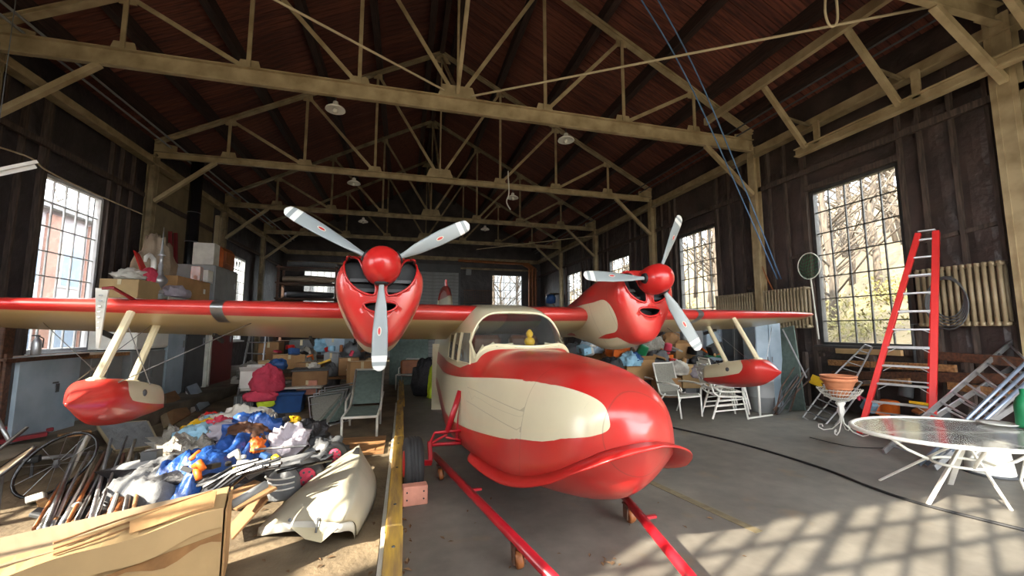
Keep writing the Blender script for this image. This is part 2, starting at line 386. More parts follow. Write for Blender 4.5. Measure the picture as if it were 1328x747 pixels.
struct(fr, 'window_21', M['steelframe'])

# ---- columns, eave beams, studs
def column(x, y, zt, parent, m, w=.3):
    w = .3 if y < 5 else .22; mb = MB(); s = 1 if x > 0 else -1
    mb.box((x, y, zt/2), (.02, w, zt)); mb.box((x+s*.09, y, zt/2), (.16, .03, zt)); mb.box((x+s*.17, y, zt/2), (.02, w, zt))
    for dy in (-.08, .08): mb.box((x-s*.012, y+dy, zt/2), (.012, .02, zt))
    mb.build('column', m, parent)
for y in TR:
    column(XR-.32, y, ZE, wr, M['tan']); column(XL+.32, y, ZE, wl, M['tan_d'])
for X, p, m, s in ((XR-.17, wr, M['tan'], 1), (XL+.17, wl, M['tan'], -1)):
    MB().box((X, (YF+YB)/2, ZE-.18), (.1, YB-YF, .26)).box((X-s*.08, (YF+YB)/2, ZE-.3), (.2, YB-YF, .03)).build('eave_beam', m, p)
    MB().box((X+s*.05, (YF+YB)/2, 5.4), (.08, YB-YF, .12)).build('girt', M['stud'], p)
MB().box((XC, YB-.1, ZE-.2), (15.8, .12, .25)).build('eave_beam', M['tan_d'], wb)
MB().box((XC, YB-.08, 5.8), (15.8, .1, .12)).build('girt', M['tan_d'], wb)
st = MB().box((0, 0, ZE/2), (.09, .06, ZE)).build('stud', M['stud'], wr); first = True
def studs(X, wins, parent, y0, y1, step):
    global first
    y = y0
    while y < y1:
        if not any(a-.12 < y < b+.12 for a, b in wins) and not any(abs(y-t) < .2 for t in TR):
            if first: st.location = (X, y, 0); first = False
            else: inst(st, 'stud', (X, y, 0), parent)
        y += step
studs(XR-.045, RW, wr, 2.3, 22, .46); studs(XL+.045, LW, wl, 4.0, 13, .46)
for a, b in RW+[]:   # jack studs round the windows, short studs above and below
    for y in (a-.1, b+.1): inst(st, 'stud', (XR-.05, y, 0), wr)
for a, b in LW[1:3]:
    for y in (a-.1, b+.1): inst(st, 'stud', (XL+.05, y, 0), wl)
for a, b in RW[:2]:
    MB().box((XR-.05, (a+b)/2, WZ1+.1), (.1, b-a+.25, .12)).build('lintel', M['stud'], wr)
    MB().box((XR-.07, (a+b)/2, WZ0-.12), (.16, b-a+.3, .1)).build('sill', M['stud'], wr)
for (y, z) in ((3.0, 3.1), (4.4, 3.4), (4.9, 3.35), (7.6, 3.5), (8.9, 2.9), (7.5, 2.75), (4.6, 1.3), (5.5, 1.0), (7.4, 1.15)):
    MB().bar((XR-.05, y-.24, z), (XR-.05, y+.24, z-.06), .07, .05, (1, 0, 0)).build('nogging', M['stud'], wr)
# wrinkled tar paper sheets bulging between the studs
for k, y in enumerate([2.53+.46*i for i in range(40)]):
    if any(a-.3 < y < b+.3 for a, b in RW) or y > 20: continue
    def fn(u, v, y=y, k=k):
        yy = y-.2+.4*u; zz = .3+5.4*v
        return (XR-.012-.03*math.sin(math.pi*u)-.035*abs(nz((u*2, v*9+k*3, k*1.7))), yy, zz)
    MB().grid(4, 22, fn).build('paper_sheet', M['paper'], wr)
# girts on the right wall, hung track with struts near the eave
mb = MB(); mb.box((8.6, 3.1, 5.72), (.05, 7.9, .16)).box((8.6, 3.1, 5.65), (.16, 7.9, .03)).box((8.6, 3.1, 5.8), (.16, 7.9, .03))
hung = thing('hanging_track', 'tan steel track hung on slanting struts high along right wall', 'track', (0, 0, 0))
mb.build('rail', M['tan'], hung)
MB().box((7.6, 5.9, 7.2), (.1, 5.6, .18)).build('top_beam', M['tan'], hung)
for y in (6.8, 5.0, 3.3):
    MB().bar((7.6, y+.15, 7.25), (8.58, y, 5.75), .09, .09).build('strut', M['tan'], hung)
    MB().box((8.6, y-.25, 6.0), (.05, .12, .5)).build('hanger', M['tan'], hung)
    MB().bar((8.25, y+.1, 6.45), (8.95, y+.1, 6.35), .05, .05).build('brace', M['tan_d'], hung)
# beige lining and posts on the left beyond the second column
struct(MB().box((XL+.03, 15.4, 4.35), (.05, 4.1, 4.1)), 'wall_left_lining', M['beige'])
# ---- roof: purlins, boards, boards beyond joined
ce = MB()
for s in (-1, 1):
    xe = XR+.3 if s > 0 else 2*XC-XR-.3; ze = ZR+.62-SL*(abs(xe-XC))
    ce.prism([(XC, YF-.3, ZR+.62), (xe, YF-.3, ze), (xe, YF-.3, ze+.08), (XC, YF-.3, ZR+.7)], (0, YB-YF+.6, 0))
ce = struct(ce, 'ceiling', M['deck2'])
for s in (-1, 1):
    for d in (.4, 2.0, 3.6, 5.2, 6.6, 7.6):
        x = XC+s*d; z = ZR+.47-SL*d
        MB().box((x, (YF+YB)/2, z), (.18, YB-YF, .3), None).build('purlin', M['purlin'], ce)
MB().box((XC, (YF+YB)/2, ZR+.33), (.14, YB-YF, .3)).build('ridge_beam', M['purlin'], ce)
LEN = math.hypot(8.2, 8.2*SL); ang = math.atan(SL); bw = .2
bd = [MB().box((LEN/2, 0, 0), (LEN, bw-.014, .022)).build('roof_board', M[k], ce) for k in ('deck', 'deck2')]
used = [False, False]
def board(s, y, k, w):
    z = ZR+.585-.02*((k*7) % 3)/6
    rot = (0, ang, 0) if s > 0 else (0, ang, math.pi)
    loc = (XC, y, z)
    i = rnd.random() < .42
    if not used[i]: used[i] = True; bd[i].location = loc; bd[i].rotation_euler = rot; bd[i].scale.y = w
    else: inst(bd[i], 'roof_board', loc, ce, rot, (1, w, 1))
y = 3.2; k = 0
while y < 17.6:
    for s in (-1, 1): board(s, y, k, 1)
    y += bw; k += 1
far = MB()
while y < YB:
    for s in (-1, 1):
        a = V((XC, y, ZR+.58-.004*(k % 3))); b = a+V((s*8.2, 0, -8.2*SL)); far.bar(a, b, bw-.014, .02)
    y += bw; k += 1
tag(far.build('roof_boards', M['deck'], ce), kind='stuff')
# ---- trusses
NPAN = 8; HW = XR-XC
tl = ['heavy nearest overhead truss just inside the door, mostly out of frame', 'big tan roof truss with the deepest bottom chord above the propellers', 'second full roof truss behind the deep tan chord', 'third full roof truss, thin tan chord over the tail', 'farthest roof truss in the dark near back wall']
def ell(mb, a, b, w, t=.012):
    mb.bar(a, b, .02, w, (0, 1, 0) if abs((V(b)-V(a)).normalized().y) < .5 else (0, 0, 1))
def truss(k, y):
    T = thing('roof_truss', tl[k], 'truss', (XC, y, ZE), 0, 'steel roof trusses'); ch = .32 if k <= 1 else .17
    m = M['tan'] if k < 3 else M['tan_d']
    mb = MB()
    mb.box((0, 0, 0), (2*HW-.5, .02, ch))
    for z in (-ch/2, ch/2): mb.box((0, -.04, z), (2*HW-.5, .1, .022))
    mb.build('bottom_chord', m, T)
    def top(x): return .2+(ZR-ZE)*(1-abs(x)/HW)
    for s in (-1, 1):
        a = V((s*(HW-.25), 0, top(HW-.25))); b = V((0, 0, top(0)))
        mb = MB(); mb.bar(a, b, .025, .15, (0, 1, 0)); mb.bar(a+V((0, -.05, .06)), b+V((0, -.05, .06)), .1, .022, (s*-.5, 0, 1))
        mb.build('top_chord', m, T)
        for i in range(1, 4):
            x = s*i*HW/4; xi = s*(i-1)*HW/4
            MB().bar((x, -.02, ch/2), (x, -.02, top(x)), .075, .03).build('post', m, T)
            MB().bar((x, .03, top(x)), (xi, .03, ch/2), .085, .03, (0, 1, 0)).build('diagonal', m, T)
            gp = MB().prism([(x-.22, .012, ch/2), (x+.22, .012, ch/2), (x+.16, .012, ch/2+.2), (x-.16, .012, ch/2+.2)], (0, .02, 0)); gp.build('gusset', m, T)
            gp = MB().prism([(x-.14, .012, top(x)-.16), (x+.14, .012, top(x)-.16), (x+.12, .012, top(x)+.1), (x-.12, .012, top(x)+.1)], (0, .02, 0)); gp.build('gusset', m, T)
        MB().bar((s*(HW-1.75), -.03, -ch/2), (s*(HW-.34), -.03, -1.35 if k else -1.1), .1, .1).build('knee_brace', m, T)
        MB().prism([(s*(HW-.2), .02, -ch/2), (s*(HW-.75), .02, -ch/2), (s*(HW-.75), .02, .3), (s*(HW-.2), .02, .42)], (0, .02, 0)).build('gusset', m, T)
    MB().bar((0, 0, ch/2), (0, 0, top(0)), .05, .05).build('post', m, T)
    MB().prism([(-.45, .012, ch/2), (.45, .012, ch/2), (.33, .012, ch/2+.32), (-.33, .012, ch/2+.32)], (0, .02, 0)).build('gusset', m, T)
    MB().prism([(-.3, .012, top(0)-.3), (.3, .012, top(0)-.3), (0, .012, top(0)+.1)], (0, .02, 0)).build('gusset', m, T)
for k, y in enumerate(TR): truss(k, y)
# sway bracing between trusses: inclined struts from centre gusset up to the next ridge, thin tie rods
for k in (1, 2, 3):
    sb = MB().bar((XC, TR[k], ZE+.3), (XC, TR[k+1] if k < 4 else TR[k], ZR+.05), .07, .07)
    tag(sb.build('sway_brace', M['tan'], center=True), ['', 'slanting tan brace rising from the nearest centre gusset to the ridge', 'slanting brace from the second centre gusset to the ridge', 'slanting brace from the third centre gusset to the ridge'][k], 'brace', 'ridge sway braces')
sb = MB().bar((XC, TR[1], ZE+.3), (XC+.05, TR[0]+.0, ZR-.05), .08, .08)
tag(sb.build('sway_brace', M['tan'], center=True), 'slanting tan brace rising toward the camera from the nearest centre gusset', 'brace', 'ridge sway braces')
for (a, b, l) in (((1.3, 8.5, 6.85), (8.1, 3.9, 6.75), 'thin tie rod running right from nearest truss centre'), ((.7, 8.5, 6.9), (-6.3, 3.9, 6.8), 'thin tie rod running left from nearest truss centre'), ((3.8, 22.3, 6.2), (8.7, 17.9, 6.25), 'thin sagging wire across the far trusses')):
    tag(MB().tube([a, b], .022, 6).build('tie_rod', M['ropew'], center=True), l, 'rod')
# pipes under the eaves
pp = thing('eave_pipe', 'thin grey pipes running under the right eave', 'pipe')
for x, z in ((8.3, 6.95), (8.45, 6.85)): MB().tube([(x, 1, z), (x, 26, z)], .02, 6).build('pipe', M['dgrey'], pp)
pp = thing('eave_pipe', 'thin grey pipes running under the left eave', 'pipe')
for x, z in ((-6.4, 6.95), (-6.55, 6.85)): MB().tube([(x, 5, z), (x, 26, z)], .025, 6).build('pipe', M['grey'], pp)
# roll-up door at the back with ribbed slats
dr = struct(MB().box((1.2, YB-.06, 5.75), (4.6, .3, .5)).box((3.45, YB-.05, 2.9), (.12, .12, 5.6)).box((-1.05, YB-.05, 2.9), (.12, .12, 5.6)), 'door_1', M['dgrey'])
sl = MB().box((0, 0, 0), (4.4, .05, .2)).build('slat', M['grey'], dr); sl.location = (1.2, YB-.06, .1)
for i in range(1, 25): inst(sl, 'slat', (1.2, YB-.06+.012*(i % 2), .1+.22*i), dr)
# bundle of pipes at the back right corner
bp = thing('pipe_riser', 'rusty pipe bundle rising beside the back right window', 'pipe', (8.3, 26.55, 0))
for dx in (0, .22, .44): MB().tube([(dx-.1, 0, 0), (dx-.1, 0, 5.9), (dx-.6, 0, 6.2), (-5, 0, 6.25)], .09, 8).build('pipe', M['leather'], bp)
mb = MB(); 
for i in range(16): mb.box((3.75+.12*i, YB-.5, 3.9 if i % 15 else 2.15), (.03, .03, .8 if i % 15 else 4.3))
mb.box((4.65, YB-.5, 4.3), (1.95, .05, .05)).box((4.65, YB-.5, 3.5), (1.95, .05, .05)); tag(mb.build('railing', M['wooddark'], center=True), 'dark slatted railing by the back window', 'railing')
tag(MB().box((4.05, YB-.16, 5.55), (.35, .18, .4)).box((4.05, YB-.255, 5.55), (.3, .02, .34)).build('junction_box', M['grey'], center=True, bevel=.02), 'small grey junction box on the back wall', 'box')
# pendant lamps with enamel shades
def lamp(px, py, z, label):
    p = g(px, py, z); T = thing('pendant_lamp', label, 'lamp', p, 0, 'white enamel pendant lamps')
    MB().lathe([(.03, .16), (.05, .15), (.06, .08), (.12, .05), (.19, 0), (.2, -.03), (.19, -.03), (.11, .03), (.04, .06)], n=20).build('shade', M['white'], T, smooth=True)
    MB().lathe([(.03, 0), (.055, -.04), (.05, -.08), (.02, -.1)], n=12).build('bulb', M['whitecloth'], T, smooth=True)
    MB().tube([(0, 0, .15), (0, 0, .15+max(.25, ZE-.1-p.z))], .012, 6).build('stem', M['dgrey'], T)
for px, py, z, l in ((435, 141, 6.3, 'white pendant lamp hanging above the left propeller, nearest left'), (734, 181, 6.3, 'white pendant lamp hanging near centre of the deep truss chord'), (459, 237, 6.3, 'white pendant lamp above the left spinner under second truss'), (665, 256, 6.3, 'white pendant lamp with dangling cord under the second truss'), (471, 287, 6.3, 'small far pendant lamp just above the left propeller spinner'), (629, 297, 6.3, 'small far pendant lamp beside the right tip of left propeller')):
    lamp(px, py, z, l)
# ------------------------------------------------------------------ outside
struct(MB().box((1, 20, -.35), (160, 160, .3)), 'ground', mat('outside_ground', (150, 142, 122), .95, var=.3, sc=.5))
def hillfn(u, v):
    x = 11+u*38; y = -12+v*95
    return (x, y, -.2+(x-11)*.44+1.0*nz((x*.1, y*.1, 2))*min(1, (x-11)/6))
M['leaf'] = mat('leaf_litter', (122, 106, 78), .95, sc=1.4, c2=(92, 82, 62), bump=.8, bsc=5)
M['bush'] = mat('scrub_leaves', (128, 118, 66), .9, sc=3, c2=(96, 92, 50))
struct(MB().grid(22, 40, hillfn), 'hillside', M['leaf'], smooth=True)
def tree_mesh(seed):
    r = random.Random(seed); mb = MB(); h = r.uniform(9, 13); pts = []; x = y = 0
    for i in range(6):
        pts.append((x, y, h*i/5)); x += r.uniform(-.35, .35); y += r.uniform(-.35, .35)
    mb.tube(pts, [.15, .13, .11, .08, .05, .02], 6)
    for b in range(26):
        t = r.uniform(.12, .95)*5; i = min(4, int(t)); p = V(pts[i]).lerp(V(pts[i+1]), t-i); a = r.uniform(0, 6.3); L = r.uniform(1.0, 3.2)*(1.15-t/6)
        q = p+V((math.cos(a)*L*.7, math.sin(a)*L*.7, L*.6)); e = q+V((math.cos(a+r.uniform(-.6, .6))*L*.4, math.sin(a)*L*.4, L*.6))
        mb.tube([p, q, e], [.045, .03, .01], 4)
        for c in range(3):
            m_ = p.lerp(e, r.uniform(.4, 1)); a2 = r.uniform(0, 6.3); mb.tube([m_, m_+V((math.cos(a2)*.7, math.sin(a2)*.7, r.uniform(.1, .8)))], [.02, .008], 3)
    return mb
tp = [tree_mesh(i).build('bare_tree', M['bark'], smooth=True) for i in range(4)]; tn = 0
spots = []
for (ang0, ang1, n) in ((49, 60, 16), (36, 43, 9), (27, 32, 6), (21, 25.5, 5)):
    for i in range(n):
        a = R(lerp(ang0, ang1, (i+rnd.uniform(.1, .9))/n)); x = rnd.uniform(15, 30); spots.append((x, x/math.tan(a)))
spots += [(6.3, 31), (7.6, 32), (8.6, 31.5), (7.0, 33), (-18.2, 33), (-20, 29.5), (-19, 36)]
for (x, y) in spots:
    z = hillfn((x-11)/38, (y+12)/95)[2] if x > 11 else -.2
    if tn < 4: o = tp[tn]
    else: o = tp[tn % 4].copy(); col.objects.link(o)
    o.location = (x, y, z-.1); o.rotation_euler = (0, 0, rnd.uniform(0, 6)); s = rnd.uniform(.8, 1.2); o.scale = (s, s, s); tn += 1
    ag = math.degrees(math.atan2(x, y)); wn_ = 'the big right window' if ag > 45 else 'the second right window' if ag > 34 else 'the third right window' if ag > 26.5 else 'the farthest right window' if ag > 16 else 'the back right window' if ag > 5 else 'the left window'
    tag(o, 'bare leafless tree outdoors seen through '+wn_, 'tree', 'bare trees outside '+wn_)
def bush_mesh(seed):
    r = random.Random(seed); vs = []; fs = []
    for i in range(420):
        a, b, c = r.gauss(0, .6), r.gauss(0, .6), abs(r.gauss(.5, .4)); s = r.uniform(.04, .1); d = V((r.uniform(-1, 1), r.uniform(-1, 1), r.uniform(-1, 1))).normalized(); e = d.orthogonal().normalized()
        p = V((a, b, c)); k = len(vs); vs += [p-d*s, p+e*s*.5, p+d*s, p-e*s*.5]; fs.append((k, k+1, k+2, k+3))
    return MB().add(vs, fs)
bp_ = [bush_mesh(i).build('scrub_bush', M['bush']) for i in range(3)]
for i in range(16):
    a = R(rnd.uniform(49, 60)) if i < 10 else R(rnd.uniform(37, 42)); x = rnd.uniform(11.5, 18); y = x/math.tan(a)
    o = bp_[i] if i < 3 else bp_[i % 3].copy()
    if i >= 3: col.objects.link(o)
    o.location = (x, y, hillfn((x-11)/38, (y+12)/95)[2]-.1); o.rotation_euler = (0, 0, rnd.uniform(0, 6)); s = rnd.uniform(.5, 1.0); o.scale = (s, s, s)
    tag(o, 'yellow-green scrub bush low on the slope outside the right windows', 'bush', 'scrub bushes on the slope')
# neighbouring brick building seen through the left window
M['dpane'] = mat('dull_pane', (150, 165, 185), .15, var=.2)
bl = thing('brick_building', 'pale and brick building outside the left window', 'building', (-15, 22, 0))
MB().box((-2, 0, 3.3), (4, 22, 7.2)).build('wall', mat('pale_building_wall', (196, 190, 196), .8, var=.15), bl)
for i in range(9):
    y = -9.6+i*2.4
    MB().box((.04, y, 3.6), (.1, .75, 6.2)).build('brick_pier', M['brick'], bl)
    for z, h in ((1.6, 1.5), (4.6, 2.0)):
        wn = MB().box((.03, y+1.2, z), (.1, 1.3, h)).build('window', M['white'], bl)
        MB().box((.085, y+1.2, z), (.02, 1.14, h-.16)).build('pane', M['dpane'], wn)
MB().box((.3, 0, 2.75), (.7, 22, .3)).build('canopy', M['white'], bl); MB().box((-1.9, 0, 7.0), (4.6, 22.4, .25)).build('roof', M['grey'], bl)
wh = thing('white_house', 'white building seen through the back left window', 'building', (-9, 34, 0))
MB().box((0, 0, 3.2), (10, 4, 6.4)).build('wall', M['grey'], wh)
for i in range(5):
    MB().box((-4+2*i, -2.02, 4.2), (1.0, .1, 1.6)).build('window', M['dgrey'], wh)
MB().prism([(-5.4, -2.3, 6.4), (5.4, -2.3, 6.4), (5.4, 0, 8), (-5.4, 0, 8)], (0, .2, -.1)).build('roof', M['grey'], wh)

ww = thing('sun_blocker', 'tall unseen block added beyond the left wall to keep sun off its windows', 'building', (-15, 7.6, 0))  # unseen block, added to stop sun entering the farther left windows
MB().box((0, 0, 6), (4, 12, 12.4)).build('wall', M['brick'], ww); MB().box((0, 0, 12.3), (4.4, 12.4, .2)).build('roof', M['grey'], ww)

struct(MB().grid(20, 10, lambda u, v: (-30+u*45, 34+v*30, -.2+v*16+1.2*nz((u*6, v*5, 1))*v)), 'back_hillside', mat('grey_woods', (92, 94, 98), .95, sc=1.2, c2=(64, 66, 68)), smooth=True)
# ------------------------------------------------------------------ the flying boat
RED, CREAM = (184, 36, 33), (210, 200, 168)
M['paint'] = paintmat('red_and_cream_paint', RED, CREAM)
M['paintw'] = paintmat('wing_paint', RED, (196, 176, 128), .35, .3)
M['bladep'] = paintmat('propeller_paint', (134, 143, 145), (214, 216, 212), .42, .1)
M['cabin_grey'] = mat('cabin_lining', (120, 122, 120), .7, var=.2)
M['darkglass'] = mat('dark_window_glass', (118, 120, 112), .08, var=.2, coat=.5)
PL = thing('amphibious_airplane', 'red and cream twin-engine flying boat parked nose toward the camera', 'airplane', (1.73, .13, 0), R(4.3))
PLM = Matrix.Translation((1.73, .13, 0)) @ Matrix.Rotation(R(4.3), 4, 'Z'); PLI = PLM.inverted()
def pl(p): return PLI @ V(p)
#        v     zk    wc    zch   zt    ex   ez
FT = [(2.33, .90, .03, .955, 1.02, .85, .85), (2.35, .82, .12, .945, 1.09, .8, .85), (2.40, .71, .24, .915, 1.18, .75, .8), (2.50, .59, .37, .845, 1.265, .7, .78), (2.68, .48, .48, .735, 1.345, .66, .75),
      (2.95, .39, .565, .62, 1.40, .62, .72), (3.3, .325, .625, .53, 1.435, .58, .7), (3.8, .265, .66, .46, 1.465, .55, .68), (4.2, .22, .68, .43, 1.485, .57, .66), (4.36, .20, .685, .41, 1.495, .58, .66),
      (4.55, .18, .69, .39, 1.65, .52, .68), (4.75, .16, .69, .375, 1.82, .43, .70), (4.95, .15, .69, .36, 1.945, .37, .71), (5.2, .14, .69, .35, 2.01, .32, .70), (5.6, .13, .68, .33, 2.06, .32, .68),
      (6.2, .12, .65, .32, 2.07, .36, .68), (7.0, .2, .57, .36, 1.93, .5, .7), (8.5, .4, .42, .5, 1.72, .55, .75), (10, .62, .26, .68, 1.58, .6, .8), (11.6, .9, .05, .92, 1.5, .7, .9)]
NBt, NTp = 10, 30
def fus_half(v):
    zk, wc, zch, zt, ex, ez = sinterp(FT, v); out = []
    for i in range(NBt):
        t = i/NBt; k = min(1, max(0, (v-2.9)/1.2)); out.append((wc*t, zk+(zch-zk)*lerp(t**1.75, .55*t+.45*t**3, k)))
    for i in range(NTp+1):
        s = R(90)*(i/NTp); out.append((wc*max(0, math.cos(s))**ex if i < NTp else 0, zch+(zt-zch)*math.sin(s)**ez))
    return out
def topz(x, v):
    zk, wc, zch, zt, ex, ez = sinterp(FT, v); q = min(1, abs(x)/wc)
    s = math.acos(min(1, q**(1/ex))); return zch+(zt-zch)*math.sin(s)**ez
vst = [2.33, 2.335, 2.342, 2.35, 2.365, 2.38, 2.4, 2.425, 2.455, 2.49, 2.54, 2.6, 2.66, 2.74, 2.83, 2.93, 3.05]+[3.05+.07*i for i in range(1, 46)]+[6.2+.35*i for i in range(1, 16)]
def wsl(x): return 4.375+.62*x*x          # lower edge of the windshield
def wsu(x): return 4.90-.18*x*x            # upper edge
def paint_f(x, v, z):
    up = sinterp([(2.4, 1.27), (2.6, 1.30), (2.85, 1.305), (3.7, 1.25), (5.06, 1.125), (7, 1.0)], v)[0]
    lo = sinterp([(2.4, .98), (2.55, .955), (2.96, .865), (3.7, .735), (5.06, .56), (6, .5), (8, .7)], v)[0]
    md, hf = (up+lo)/2, (up-lo)/2; q = (z-md)/hf
    st = min(hf-abs(z-md), (abs(x)-((.22 if x < 0 else .42)+.27*abs(q)**4.5)) if v < 3.3 else 1)
    cb = min(v-(wsl(x)-.05), z-(1.235+.2*max(0, 5.06-v)))
    return max(st, cb)
rings = []; att = []; sea = []
for v in vst:
    h = fus_half(v); full = h+[(-x, z) for x, z in h[-2:0:-1]]
    rings.append([V((x, v, z)) for x, z in full])
hull = MB().loft(rings)
# leave out the skin under the windshield
def in_ws(p): return abs(p[0]) < .59 and wsl(p[0])+.02 < p[1] < wsu(p[0])-.02 and p[2] > 1.25
hull.f = [f for f in hull.f if len(f) > 4 or not in_ws(sum((hull.v[i] for i in f), V((0, 0, 0)))/len(f))]; hull.m = [0]*len(hull.f)
ho = hull.build('fuselage', M['paint'], PL, smooth=True)
def seam_f(p):
    x, v, z = p
    a = v-3.12
    if z > topz(0, 3.1)-.02 and v < 4.3: a = min(a, abs(x)-.0, key=abs) if v > 3.12 else a
    if abs(x) < .33 and v < 2.6: b = math.hypot(x*1.0, (z-1.0)*1.0)-.27; a = min(a, b, key=abs)
    if abs(x) > .3 and z < 1.2 and 3.12 < v < 4.7:
        for c in (.9, 1.05): a = min(a, z-c, key=abs)
    return a
setattr_pts(ho, 'paint', [paint_f(*p.co) for p in ho.data.vertices]); setattr_pts(ho, 'seam', [seam_f(p.co) for p in ho.data.vertices])
# spray rail round the bow
path = [v for v in (4.42, 4.3, 4.1, 3.9, 3.7, 3.5, 3.3, 3.1, 2.95, 2.83, 2.74, 2.66, 2.6, 2.54, 2.49, 2.455, 2.425, 2.4, 2.38, 2.365, 2.35, 2.34)]
def chine(v): q = sinterp(FT, v); return q[1], q[2]
cp = [V((-chine(v)[0], v, chine(v)[1])) for v in path]+[V((0, 2.332, .957))]+[V((chine(v)[0], v, chine(v)[1])) for v in path[::-1]]
rg = []; n = len(cp)
for i, p in enumerate(cp):
    d = cp[min(i+1, n-1)]-cp[max(i-1, 0)]; o = V((d.y, -d.x, 0)).normalized(); o = -o if o.dot(V((p.x, p.y-3.4, 0))) < 0 else o
    t = 1-abs(i-(n-1)/2)/((n-1)/2); wd = interp([(0, .03), (.06, .07), (.3, .085), (.6, .11), (1, .17)], t)[0]; dz = interp([(0, -.05), (.5, -.06), (.75, -.02), (1, .035)], t)[0]
    out = p+o*wd+V((0, 0, dz)); mid = p+o*wd*.5+V((0, 0, dz*.75 if t < .7 else dz*.2))
    rg.append([p-o*.02+V((0, 0, .012)), mid+V((0, 0, .008)), out, out-V((0, 0, .014)), mid-V((0, 0, .01)), p-o*.02-V((0, 0, .012))])
MB().loft(rg).build('spray_rail', M['red'], PL, smooth=True)
MB().tube([(0, 2.68, .505), (0, 3, .39), (0, 3.8, .26), (0, 5, .14), (0, 6.2, .11)], .008, 6).build('keel_strip', M['red'], PL)
# windshield pane, frame, side windows
def wsp(u, w_, off=.004):
    x = -.60+1.2*u; t = w_; v = lerp(wsl(x), wsu(x), t); return V((x, v, topz(x, v)+off))
MB().grid(24, 12, lambda u, w_: wsp(u, w_)).build('windshield', M['cockglass'], PL, smooth=True)
edge = [wsp(i/24, 0, .006) for i in range(25)]+[wsp(1, j/12, .006) for j in range(1, 13)]+[wsp(1-i/24, 1, .006) for i in range(1, 25)]+[wsp(0, 1-j/12, .006) for j in range(1, 12)]
MB().tube(edge, .016, 8, closed=True).build('windshield_frame', M['cream'], PL, smooth=True)
def side_x(v, z):
    h = fus_half(v)[NBt:]
    for (x0, z0), (x1, z1) in zip(h, h[1:]):
        if z0 <= z <= z1: return lerp(x0, x1, (z-z0)/max(1e-6, z1-z0))
    return h[-1][0]
for s in (-1, 1):
    for k, (v0, v1, z0, z1, sl_) in enumerate(((4.68, 5.14, 1.31, 1.67, .2), (5.24, 5.56, 1.30, 1.67, 0), (5.66, 6.05, 1.30, 1.64, 0))):
        def fn(a, b, off):
            z = lerp(z0, z1, b); v = lerp(v0+sl_*b, v1, a); return V((s*(side_x(v, z)+off), v, z))
        wo = MB().grid(6, 6, lambda a, b: fn(a, b, .006)).build('side_window', M['darkglass'], PL, smooth=True)
        ed = [fn(t/6, 0, .006) for t in range(7)]+[fn(1, t/6, .006) for t in range(1, 7)]+[fn(1-t/6, 1, .006) for t in range(1, 7)]+[fn(0, 1-t/6, .006) for t in range(1, 6)]
        MB().tube(ed, .010, 6, closed=True).build('window_frame', M['cream'], wo)
# cockpit seen through the glass
li = []
for v in (4.98, 5.1, 5.3, 5.8, 6.24):
    h = [(x*.95, min(z, 9)-.03) for x, z in fus_half(v)[NBt+4:]]; li.append([V((x, v, z)) for x, z in h]+[V((-x, v, z)) for x, z in h[-2::-1]])
MB().loft(li, closed=False, cap=False).build('cabin_lining', M['cabin_grey'], PL, smooth=True)
MB().box((0, 6.25, 1.3), (1.1, .03, 1.3)).build('bulkhead', M['cabin_grey'], PL)
MB().prism([(-.52, 4.5, 1.25), (.52, 4.5, 1.25), (.5, 4.5, 1.44), (.3, 4.5, 1.5), (-.3, 4.5, 1.5), (-.5, 4.5, 1.44)], (0, .3, 0)).build('instrument_panel', M['dgrey'], PL, bevel=.02)
for s in (-1, 1):
    st_ = MB(); st_.box((s*.27, 5.35, 1.32), (.42, .14, .62)); st_.box((s*.27, 5.13, 1.0), (.42, .46, .14)); st_.build('pilot_seat', M['wooddark'], PL, bevel=.05)
MB().lathe([(.01, .0), (.055, .02), (.07, .06), (.05, .1), (.02, .11), (.04, .13), (.045, .16), (.02, .2), (.002, .21)], (.12, 4.72, 1.5), 12).build('toy_mascot', M['yellow'], PL, smooth=True)
# wing
def airfoil(n=18):
    up = []; lo = []
    for i in range(n+1):
        b = math.pi*i/n; x = .5*(1-math.cos(b)); t = 5*.15*(.2969*math.sqrt(x)-.126*x-.3516*x*x+.2843*x**3-.1015*x**4); c = .08*x*(1-x)
        up.append((x, c+t)); lo.append((x, c-t))
    return up, lo
AU, AL = airfoil(); INC = .185
WT = [(0, 5.22, 2.15, 1.0), (.5, 5.22, 2.15, 1.0), (2.2, 5.25, 2.1, .98), (4.2, 5.32, 1.75, .92), (5.8, 5.40, 1.42, .8), (6.2, 5.48, 1.2, .7), (6.4, 5.6, .9, .55), (6.48, 5.8, .5, .4)]
ZLE = 1.93
def wing_pt(s, u, xc, yc, off=0):
    vle, c, th = interp(WT, u); zl = ZLE+.008*u+(.02 if s > 0 else 0)*u/6
    return V((s*u, vle+xc*c+yc*c*th*INC, zl-xc*c*INC+yc*c*th))
